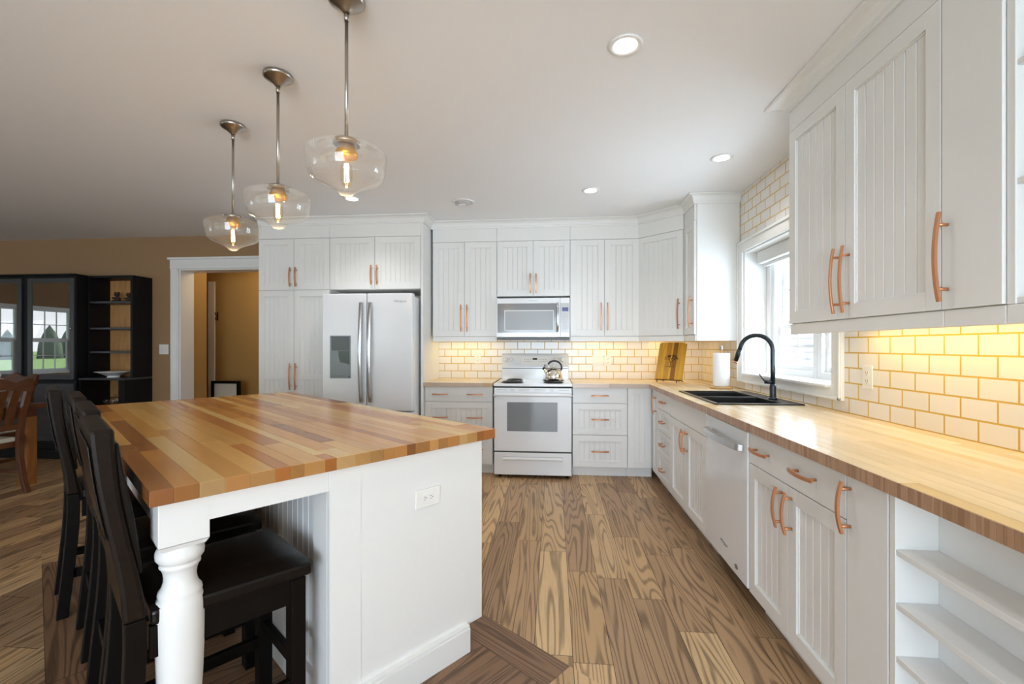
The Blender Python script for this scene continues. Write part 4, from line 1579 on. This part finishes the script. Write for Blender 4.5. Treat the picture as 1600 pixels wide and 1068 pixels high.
def burn(p0, ang, ln, rad, depth):
    p1 = (p0[0] + ln * math.sin(ang), p0[1] + ln * math.cos(ang))
    f = lambda p: tuple(T @ Vector((p[0], -.0118, p[1])) + Vector((0, -.02, .028)))
    m.tube([f(p0), f(p1)], rad, n=5)
    if depth > 0:
        for s in (-1, 1, .2):
            burn(p1, ang + s * rb.uniform(.3, .75), ln * .68, rad * .8, depth - 1)


burn((.005, .120), 0.0, .052, .0026, 4)
m.tube([tuple(T @ Vector((-.04, -.0118, .13)) + Vector((0, -.02, .028))), tuple(T @ Vector((.05, -.0118, .13)) + Vector((0, -.02, .028)))], .0016, n=5)
m.build('engraving', 'burn_brown', cb)
m = MB()
for s in (-1, 1):
    m.tube([(s * .10, -.065, .0045), (s * .10, -.045, .0235), (s * .10, .02, .024), (s * .10, .10, .0045)], .0042, n=8)
    m.tube([(s * .10, .012, .024), (s * .10, .075, .20)], .0035, n=8)
m.tube([(-.13, -.045, .0235), (.13, -.045, .0235)], .0042, n=8); m.tube([(-.11, .075, .20), (.11, .075, .20)], .0035, n=8)
m.build('stand', 'burn_brown', cb)

# ------------------------------------------------------------------ outlets and switches


def wall_plate(name, label, cat, loc, rz, w_, h_, gangs, mat='plate_white', group=None):
    """front faces local -y"""
    u = thing(name, label, cat, loc, rz, group)
    m = MB(); m.box(-w_ / 2, w_ / 2, -.006, -.0006, -h_ / 2, h_ / 2); m.build('plate', mat, u, bevel=.002)
    n = len(gangs)
    for k, gk in enumerate(gangs):
        xc = (k - (n - 1) / 2) * .046
        if gk == 'o':
            for s in (-1, 1):
                m = MB(); m.box(xc - .016, xc + .016, -.0078, -.0061, s * .021 - .0145, s * .021 + .0145); r_ = m.build('receptacle', mat, u, bevel=.001)
                m = MB(); m.box(xc - .008, xc - .006, -.0082, -.0079, s * .021 - .002, s * .021 + .008); m.box(xc + .005, xc + .007, -.0082, -.0079, s * .021 - .002, s * .021 + .008); m.box(xc - .002, xc + .002, -.0082, -.0079, s * .021 - .010, s * .021 - .006)
                m.build('slots', 'dark_gap', r_)
        else:
            m = MB(); m.prism([(-.0061, -.032), (-.0061, .032), (-.0075, .032), (-.0105, -.032)], 'x', xc - .016, xc + .016); m.build('rocker', mat, u, bevel=.0008)
    return u


wall_plate('power_outlet', 'white outlet in the tiles left of the stove', 'outlet', (-.845, YB, 1.135), 0, .072, .115, ['o'])
wall_plate('light_switch', 'white two-rocker switch plate in the tiles right of the stove', 'switch', (.485, YB, 1.113), 0, .116, .118, ['s', 's'])
wall_plate('power_outlet', 'white outlet beside the switch plate right of the stove', 'outlet', (.592, YB, 1.115), 0, .072, .115, ['o'])
wall_plate('power_outlet', 'white outlet in the tiles of the window wall above the near counter', 'outlet', (XR, 2.460, 1.118), -PI / 2, .074, .118, ['o'])
wall_plate('light_switch', 'white two-rocker switch plate on the tan wall beside the doorway', 'switch', (-4.64, YB, 1.235), 0, .118, .118, ['s', 's'])

# ------------------------------------------------------------------ pendant lights


def make_pendant(label):
    t = thing('pendant_light', label, 'pendant lamp', (0, 0, 0), 0, 'glass pendant lamps over the island')
    m = MB(); m.lathe([(.064, HC - .0005), (.066, HC - .006), (.066, HC - .016), (.058, HC - .022), (.036, HC - .034), (.016, HC - .052), (.011, HC - .058)], n=40); m.build('canopy', 'nickel', t)
    zt = 2.030
    m = MB(); m.lathe([(.0065, zt + .02), (.0065, HC - .059)], n=16); m.lathe([(.009, HC - .088), (.009, HC - .0585)], n=16); m.build('rod', 'nickel', t)
    m = MB(); m.lathe([(.048, zt - .001), (.048, zt + .012), (.030, zt + .017), (.014, zt + .020), (.010, zt + .026)], n=32)
    fit = m.build('fitter_cap', 'nickel', t)
    for k in range(3):
        a = k * 2 * PI / 3
        mm = MB(); mm.tube([(.047 * math.cos(a), .047 * math.sin(a), zt + .006), (.060 * math.cos(a), .060 * math.sin(a), zt + .006)], .004, n=8); mm.build('thumb_screw', 'nickel', fit)
    m = MB(); m.lathe([(.037, zt - .048), (.040, zt - .046), (.040, zt - .030), (.030, zt - .006), (.028, zt - .0015)], n=28); m.build('socket', 'brass', t)
    # schoolhouse glass: neck, flat shoulder, barrel, tapered foot
    outp = [(.046, zt - 0.0017), (.047, zt - 0.0084), (.060, zt - 0.0127), (.100, zt - 0.0161), (.130, zt - 0.0211), (.142, zt - 0.0279), (.146, zt - 0.0372), (.1455, zt - 0.0490), (.143, zt - 0.0718), (.139, zt - 0.0946), (.134, zt - 0.1149), (.128, zt - 0.1268), (.116, zt - 0.1352), (.088, zt - 0.1470), (.058, zt - 0.1605), (.038, zt - 0.1724), (.028, zt - 0.1808), (.022, zt - 0.1884), (.010, zt - 0.1927), (.001, zt - 0.1935)]
    m = MB(); m.lathe(outp, n=56, cap=False)
    m.build('shade', 'shade_glass', t)
    zb = zt - .05
    m = MB(); m.lathe([(.013, zb), (.015, zb - .012), (.019, zb - .03), (.0215, zb - .055), (.0205, zb - .085), (.014, zb - .105), (.004, zb - .112), (.001, zb - .1125)], n=24, cap=False)
    bu = m.build('bulb', 'bulb_glass', t)
    m = MB()
    for k in range(5):
        a = k * 2 * PI / 5
        m.tube([(.007 * math.cos(a), .007 * math.sin(a), zb - .022), (.008 * math.cos(a + .5), .008 * math.sin(a + .5), zb - .088)], .0014, n=5)
    m.build('filament', 'filament', bu)
    l = bpy.data.lights.new('pendant_glow', 'POINT'); l.energy = .8; l.color = (1, .78, .50); l.shadow_soft_size = .018
    lo_ = bpy.data.objects.new('pendant_glow', l); col.objects.link(lo_); lo_.location = (0, 0, zb - .125); lo_.parent = t
    return t


PLB = ['clear glass schoolhouse pendant nearest the camera, hung highest in view', 'clear glass schoolhouse pendant in the middle of the row of three', 'clear glass schoolhouse pendant farthest away, nearest the dining room']
p0 = make_pendant(PLB[0])
for k, q in enumerate((.195, .893, 1.614)):
    o = p0 if k == 0 else copy_tree(p0)
    px, py = isl(.610, q)
    o.location = (px, py, 0); o['label'] = PLB[k]

# ------------------------------------------------------------------ recessed ceiling lights


def make_downlight(label, power=14):
    t = thing('recessed_light', label, 'ceiling light', (0, 0, HC), 0, 'recessed ceiling lights')
    m = MB(); m.lathe([(.072, -.0005), (.074, -.004), (.066, -.008), (.052, -.006), (.050, -.0008)], n=40); m.build('trim_ring', 'trim_white', t)
    m = MB(); m.lathe([(.0495, -.001), (.0495, -.0045), (.001, -.005)], n=32); m.build('lens', 'lamp_lens', t)
    l = bpy.data.lights.new('downlight', 'SPOT'); l.energy = power; l.color = (1, .985, .965); l.spot_size = R(125); l.spot_blend = .8; l.shadow_soft_size = .05
    o = bpy.data.objects.new('downlight', l); col.objects.link(o); o.parent = t; o.location = (0, 0, -.02)
    return t


DLB = ['large round recessed ceiling light nearest the camera', 'recessed ceiling light in front of the sink window', 'recessed ceiling light in front of the stove microwave', 'recessed ceiling light seen beneath the nearest pendant, in front of the refrigerator']
d0 = make_downlight(DLB[0])
for k, (x_, y_) in enumerate(((.311, 2.007), (1.163, 3.27), (.312, 3.856), (-1.774, 3.884))):
    o = d0 if k == 0 else copy_tree(d0)
    o.location = (x_, y_, HC); o['label'] = DLB[k]
eb = thing('eyeball_light', 'unlit grey round eyeball fitting in the ceiling before the left uppers', 'ceiling light', (-.81, 4.061, HC))
m = MB(); m.lathe([(.098, -.0005), (.100, -.004), (.092, -.010), (.074, -.009), (.072, -.001)], n=40); m.build('trim_ring', 'trim_white', eb)
m = MB(); m.sphere((0, 0, -.006), (.0715, .0715, .026), 0, 32, 12); m.build('eyeball', 'lens_grey', eb)
m = MB(); m.lathe([(.030, -.034), (.033, -.031), (.024, -.029), (.001, -.028)], (-.01, -.012, 0), 24); m.build('aperture', 'porcelain', eb)

# ------------------------------------------------------------------ under-cabinet lights
WARM = (1.0, .72, .22)


def led_bar(label, x, y, z, ln, rz, power, tilt=None):
    t = thing('under_cabinet_light', label, 'light strip', (x, y, z), rz)
    m = MB(); m.box(-ln / 2, ln / 2, -.012, .012, -.010, -.0005); m.build('housing', 'plate_white', t)
    m = MB(); m.box(-ln / 2 + .01, ln / 2 - .01, -.008, .008, -.0125, -.0102); m.build('diffuser', 'led_diffuser', t)
    l = bpy.data.lights.new('strip_glow', 'AREA'); l.shape = 'RECTANGLE'; l.size = ln * .95; l.size_y = .02; l.energy = power; l.color = WARM
    o = bpy.data.objects.new('strip_glow', l); col.objects.link(o); o.parent = t; o.location = (0, 0, -.016); o.rotation_euler = (0, 0, 0)
    return t


led_bar('warm light strip under the upper cabinet left of the microwave', -.93, 4.88, ZU0, .56, 0, .62)
led_bar('warm light strip under the upper cabinet right of the microwave', .52, 4.88, ZU0, .58, 0, .66)
led_bar('warm light strip under the diagonal corner cabinet', 1.22, 4.82, ZU0, .42, -PI / 4, .66)
led_bar('warm light strip under the right wall cabinets above the near counter', 1.49, 1.95, ZR0, 1.0, PI / 2, 1.25)
led_bar('warm light strip under the open wall shelf at the picture edge', 1.49, 1.03, ZR0, .5, PI / 2, .65)

# ------------------------------------------------------------------ dining end: hutch, bookcase, table, chairs
YH = 4.65
hu = thing('display_hutch', 'large dark hutch with glass doors against the dining room wall', 'hutch', (-6.62, YH, 0))
w, dpt = 1.262, YB - YH - .003
m = MB()
m.box(0, w, .02, dpt, .10, .86); m.box(0, .022, .02, dpt, .86, 2.07); m.box(w - .022, w, .02, dpt, .86, 2.07)
m.box(.022, w - .022, .02, dpt, 2.045, 2.07); m.box(.022, w - .022, dpt - .012, dpt, .86, 2.045); m.box(w / 2 - .04, w / 2 + .04, .02, .06, .86, 2.045)
m.box(.022, w - .022, .02, dpt - .012, .86, .885)
m.build('carcass', 'black_paint', hu, bevel=.002)
m = MB(); m.box(-.01, w, -.012, dpt, 2.0705, 2.09); m.build('top', 'black_paint', hu, bevel=.004)
m = MB(); m.box(-.004, w, -.004, dpt, 0, .0995); m.box(-.002, w, .004, dpt, .17, .19); m.build('plinth', 'black_paint', hu, bevel=.004)
for z in (1.22, 1.50, 1.80):
    m = MB(); m.box(.0225, w - .0225, .08, dpt - .0125, z - .006, z); m.build('glass_shelf', 'clear_glass', hu)
for (x0, x1, kx) in ((.03, w / 2 - .042, .03), (w / 2 + .042, w - .012, None)):
    m = MB(); f = .05; z0, z1 = .895, 2.04
    m.box(x0, x0 + f, -.002, .019, z0, z1); m.box(x1 - f, x1, -.002, .019, z0, z1); m.box(x0 + f, x1 - f, -.002, .019, z0, z0 + .06); m.box(x0 + f, x1 - f, -.002, .019, z1 - f, z1)
    d_ = m.build('door', 'black_paint_sheen', hu, bevel=.002)
    m = MB(); m.box(x0 + f - .004, x1 - f + .004, .006, .010, z0 + .056, z1 - f + .004); m.build('glass_pane', 'hutch_glass', d_)
    m = MB(); m.sphere((x1 - f / 2 if kx is None else x0 + f / 2, -.014, 1.47), .012, 0, 12, 8); m.build('knob', 'steel', d_)
    m = MB(); z0, z1 = .20, .85
    m.box(x0, x0 + .06, -.002, .0195, z0, z1); m.box(x1 - .06, x1, -.002, .0195, z0, z1); m.box(x0 + .06, x1 - .06, -.002, .0195, z0, z0 + .06); m.box(x0 + .06, x1 - .06, -.002, .0195, z1 - .06, z1); m.box(x0 + .06, x1 - .06, .008, .0195, z0 + .06, z1 - .06)
    m.build('door', 'black_paint_sheen', hu, bevel=.002)

bx0, bx1 = -5.352, -4.79
bc = thing('bookcase', 'tall narrow black open bookcase with oak back beside the hutch', 'bookcase', (bx0, 0, 0))
w = bx1 - bx0
yu, yl, yb = 4.79, 4.69, YB - .003
m = MB()
m.box(0, .02, yu, yb, .912, 2.06); m.box(w - .03, w, yu, yb, .912, 2.06); m.box(0, w, yu, yb, 2.06, 2.085)
m.box(0, .02, yl, yb, 0, .89); m.box(w - .075, w, yl, yb, 0, .89); m.box(.02, w - .075, yl + .005, yb, 0, .56)
m.build('side_panels', 'black_paint', bc, bevel=.002)
m = MB(); m.box(.0205, w - .0305, yb - .010, yb, .912, 2.0595); m.box(.0205, w - .0755, yb - .010, yb, .561, .889); m.build('back_panel', 'oak_panel', bc)
m = MB(); m.box(.001, w - .001, yl - .008, yb, .8905, .9115); m.build('ledge', 'black_paint_sheen', bc, bevel=.003)
for z in (1.215, 1.487, 1.79):
    m = MB(); m.box(.0205, w - .0305, yu + .004, yb - .0105, z - .022, z); m.build('shelf', 'black_paint_sheen', bc, bevel=.002)

bl_ = thing('serving_bowl', 'wide white footed bowl on the bookcase ledge', 'bowl', (-5.07, 4.83, .9125))
m = MB(); m.lathe([(.062, 0), (.060, .008), (.050, .012), (.090, .030), (.150, .060), (.172, .066), (.170, .071), (.148, .066), (.088, .036), (.04, .020), (.001, .019)], n=44); m.build('bowl', 'porcelain', bl_)
for k, (x_, y_, sc, lab) in enumerate(((-5.115, 4.92, 1.0, 'small brown bear figurine on the top bookcase shelf, left one'), (-4.965, 4.92, .92, 'small brown bear figurine on the top bookcase shelf, right one'))):
    b_ = thing('bear_figurine', lab, 'figurine', (x_, y_, 1.7905), 0, 'bear figurines on the top shelf')
    b_.scale = (sc, sc, sc)
    m = MB(); m.sphere((0, 0, .036), (.034, .032, .036), 0, 16, 10); m.sphere((-.022, -.03, .012), (.013, .026, .012)); m.sphere((.022, -.03, .012), (.013, .026, .012)); m.sphere((-.034, -.014, .046), (.010, .022, .012)); m.sphere((.034, -.014, .046), (.010, .022, .012)); m.build('body', 'bear_brown', b_)
    m = MB(); m.sphere((0, -.006, .090), (.027, .026, .025), 0, 16, 10); m.sphere((0, -.030, .084), (.012, .012, .010)); m.sphere((-.021, -.002, .112), .010); m.sphere((.021, -.002, .112), .010); m.build('head', 'bear_brown', b_)
gd_ = thing('glass_dish', 'lidded glass dish in the lower bookcase compartment', 'dish', (-5.08, 4.86, .5605))
m = MB(); m.lathe([(.05, 0), (.04, .01), (.06, .03), (.10, .06), (.115, .075), (.11, .078), (.09, .06), (.05, .03), (.001, .022)], n=36); m.build('bowl', 'clear_glass', gd_)
m = MB(); m.lathe([(.112, .079), (.09, .105), (.04, .125), (.012, .13), (.01, .14), (.018, .152), (.001, .160)], n=36); m.build('lid', 'clear_glass', gd_)
gb = thing('goblet', 'pale goblet on the upper shelf inside the right hutch door', 'glass', (-5.60, 4.85, 1.8005))
m = MB(); m.lathe([(.03, 0), (.03, .005), (.006, .012), (.006, .05), (.03, .08), (.045, .13), (.047, .17), (.044, .17), (.03, .09), (.001, .06)], n=28); m.build('cup', 'porcelain', gb)
wb = thing('small_bowl', 'small white bowl at the bottom of the right hutch door', 'bowl', (-5.60, 4.80, .8855))
m = MB(); m.lathe([(.04, 0), (.04, .01), (.075, .05), (.085, .09), (.08, .09), (.07, .055), (.001, .02)], n=28); m.build('bowl', 'porcelain', wb)

# dining table
tb = thing('dining_table', 'dark wooden trestle dining table behind the carved dining chair', 'table', (-4.70, 2.86, 0))
m = MB(); m.box(-1.9, 0, 0, 1.0, .705, .747); m.build('tabletop', 'walnut_dark', tb, bevel=.006)
m = MB(); m.box(-1.82, -.06, .06, .94, .63, .7045); m.build('apron', 'walnut_dark', tb, bevel=.003)
for x_ in (-.17, -1.80):
    for y_ in (.05, .86):
        m = MB(); m.box(x_, x_ + .10, y_, y_ + .09, .0, .6295); m.build('leg', 'pine_leg', tb, bevel=.006)


def dining_chair(label, loc, rz):
    """seat faces local +y, back at y=0"""
    t = thing('dining_chair', label, 'chair', loc, rz, 'wooden dining chairs')
    hw = .235
    for s in (-1, 1):
        pts = [(s * (hw - .02), -.075, 0), (s * (hw - .02), -.035, .12), (s * (hw - .02), -.004, .30), (s * (hw - .02), .004, .45), (s * (hw - .02), -.02, .66), (s * (hw - .012), -.075, .90), (s * (hw - .008), -.105, .985)]
        m = MB(); m.tube(pts, .021, sect=[(-1, -.85), (1, -.85), (1, .85), (-1, .85)], up=(0, 1, 0), smooth=False); m.build('leg', 'walnut_dark', t, bevel=.004)
        m = MB(); m.tube([(s * (hw - .02), .40, 0), (s * (hw - .02), .40, .43)], [.019, .024], sect=[(-1, -1), (1, -1), (1, 1), (-1, 1)], smooth=False); m.build('leg', 'walnut_dark', t, bevel=.003)
        m = MB(); m.box(s * (hw - .02) - .01, s * (hw - .02) + .01, .0, .385, .17, .20); m.build('stretcher', 'walnut_dark', t, bevel=.002)
    # scalloped crest rail
    m = MB()
    n = 16
    top = [(-hw + 2 * hw * k / n, .985 + .022 * math.cos((k / n - .5) * 4 * PI) * (0.6 + .4 * math.cos((k / n - .5) * PI))) for k in range(n + 1)]
    bot = [(hw - 2 * hw * k / n, .895 + .012 * math.cos((k / n - .5) * 2 * PI)) for k in range(n + 1)]
    m.prism(top + bot, 'y', -.112, -.086); m.build('crest_rail', 'walnut_dark', t, bevel=.004)
    m = MB(); m.box(-hw + .04, hw - .04, -.028, -.004, .555, .60); m.build('lower_rail', 'walnut_dark', t, bevel=.004)
    for xc, wd in ((-.12, .03), (0, .06), (.12, .03)):
        m = MB(); m.tube([(xc, -.018, .60), (xc, -.05, .76), (xc, -.098, .90)], wd, sect=[(-1, -.006 / wd), (1, -.006 / wd), (1, .006 / wd), (-1, .006 / wd)], up=(0, 1, 0), smooth=False)
        m.build('splat', 'walnut_dark', t, bevel=.001)
    m = MB(); m.box(-hw + .005, hw - .005, .025, .42, .40, .445); m.build('seat_frame', 'walnut_dark', t, bevel=.004)
    m = MB(); m.box(-hw + .012, hw - .012, .03, .415, .4455, .485); m.build('seat_cushion', 'cream_fabric', t, bevel=.014)
    m = MB(); m.box(-hw + .04, hw - .04, .19, .21, .17, .20); m.build('stretcher', 'walnut_dark', t, bevel=.002)
    return t


dc = dining_chair('carved wooden dining chair with cream seat, back toward the stools', (-4.63, 3.345, 0), R(90))
dc2 = copy_tree(dc); dc2.location = (-5.40, 4.02, 0); dc2.rotation_euler = (0, 0, PI)
dc2['label'] = 'wooden dining chair on the hutch side of the dining table'
pv = thing('pitcher', 'white rounded pitcher standing on the dining table', 'pitcher', (-4.98, 3.62, .7475))
m = MB(); m.lathe([(.05, 0), (.055, .01), (.085, .06), (.09, .10), (.075, .16), (.05, .21), (.045, .24), (.058, .275), (.055, .275), (.042, .24), (.045, .2), (.07, .1), (.001, .02)], n=36); m.build('body', 'porcelain', pv)
m = MB(); m.tube([(.05, 0, .24), (.11, 0, .23), (.125, 0, .17), (.085, 0, .09)], .008, n=8, up=(0, 1, 0)); m.build('handle', 'porcelain', pv)

# hall chair and coat hook
hc = thing('hall_chair', 'low dark wooden chair with cream back in the hallway', 'chair', (-4.44, 5.78, 0), R(0))
for s in (-1, 1):
    m = MB(); m.box(s * .185 - .02, s * .185 + .02, .02, .06, 0, .80); m.build('leg', 'espresso', hc, bevel=.004)
    m = MB(); m.box(s * .185 - .02, s * .185 + .02, -.30, -.26, 0, .40); m.build('leg', 'espresso', hc, bevel=.004)
m = MB(); m.box(-.165, .165, .022, .058, .765, .80); m.build('crest_rail', 'espresso', hc, bevel=.004)
m = MB(); m.box(-.1645, .1645, .028, .052, .47, .7645); m.build('back_pad', 'cream_fabric', hc, bevel=.008)
m = MB(); m.box(-.205, .205, -.30, .06, .4005, .43); m.build('seat_frame', 'espresso', hc, bevel=.004)
m = MB(); m.box(-.20, .20, -.295, .019, .4305, .465); m.build('seat_cushion', 'cream_fabric', hc, bevel=.01)
hk = thing('coat_hook', 'small dark coat hook on the hallway wall', 'hook', (-4.80, 6.1245, 1.70))
m = MB(); m.box(-.012, .012, -.006, -.0005, -.06, .06); m.build('plate', 'dark_gap', hk, bevel=.002)
m = MB(); m.tube([(0, -.006, .03), (0, -.04, .02), (0, -.05, .05)], .006, n=8); m.tube([(0, -.006, -.03), (0, -.035, -.05), (0, -.045, -.02)], .006, n=8); m.build('prongs', 'dark_gap', hk)
hl = bpy.data.lights.new('hall_lamp', 'POINT'); hl.energy = 6; hl.color = (1, .78, .48); hl.shadow_soft_size = .12
hlo = bpy.data.objects.new('hall_lamp', hl); hlo.location = (-3.75, 5.62, 2.35); col.objects.link(hlo)
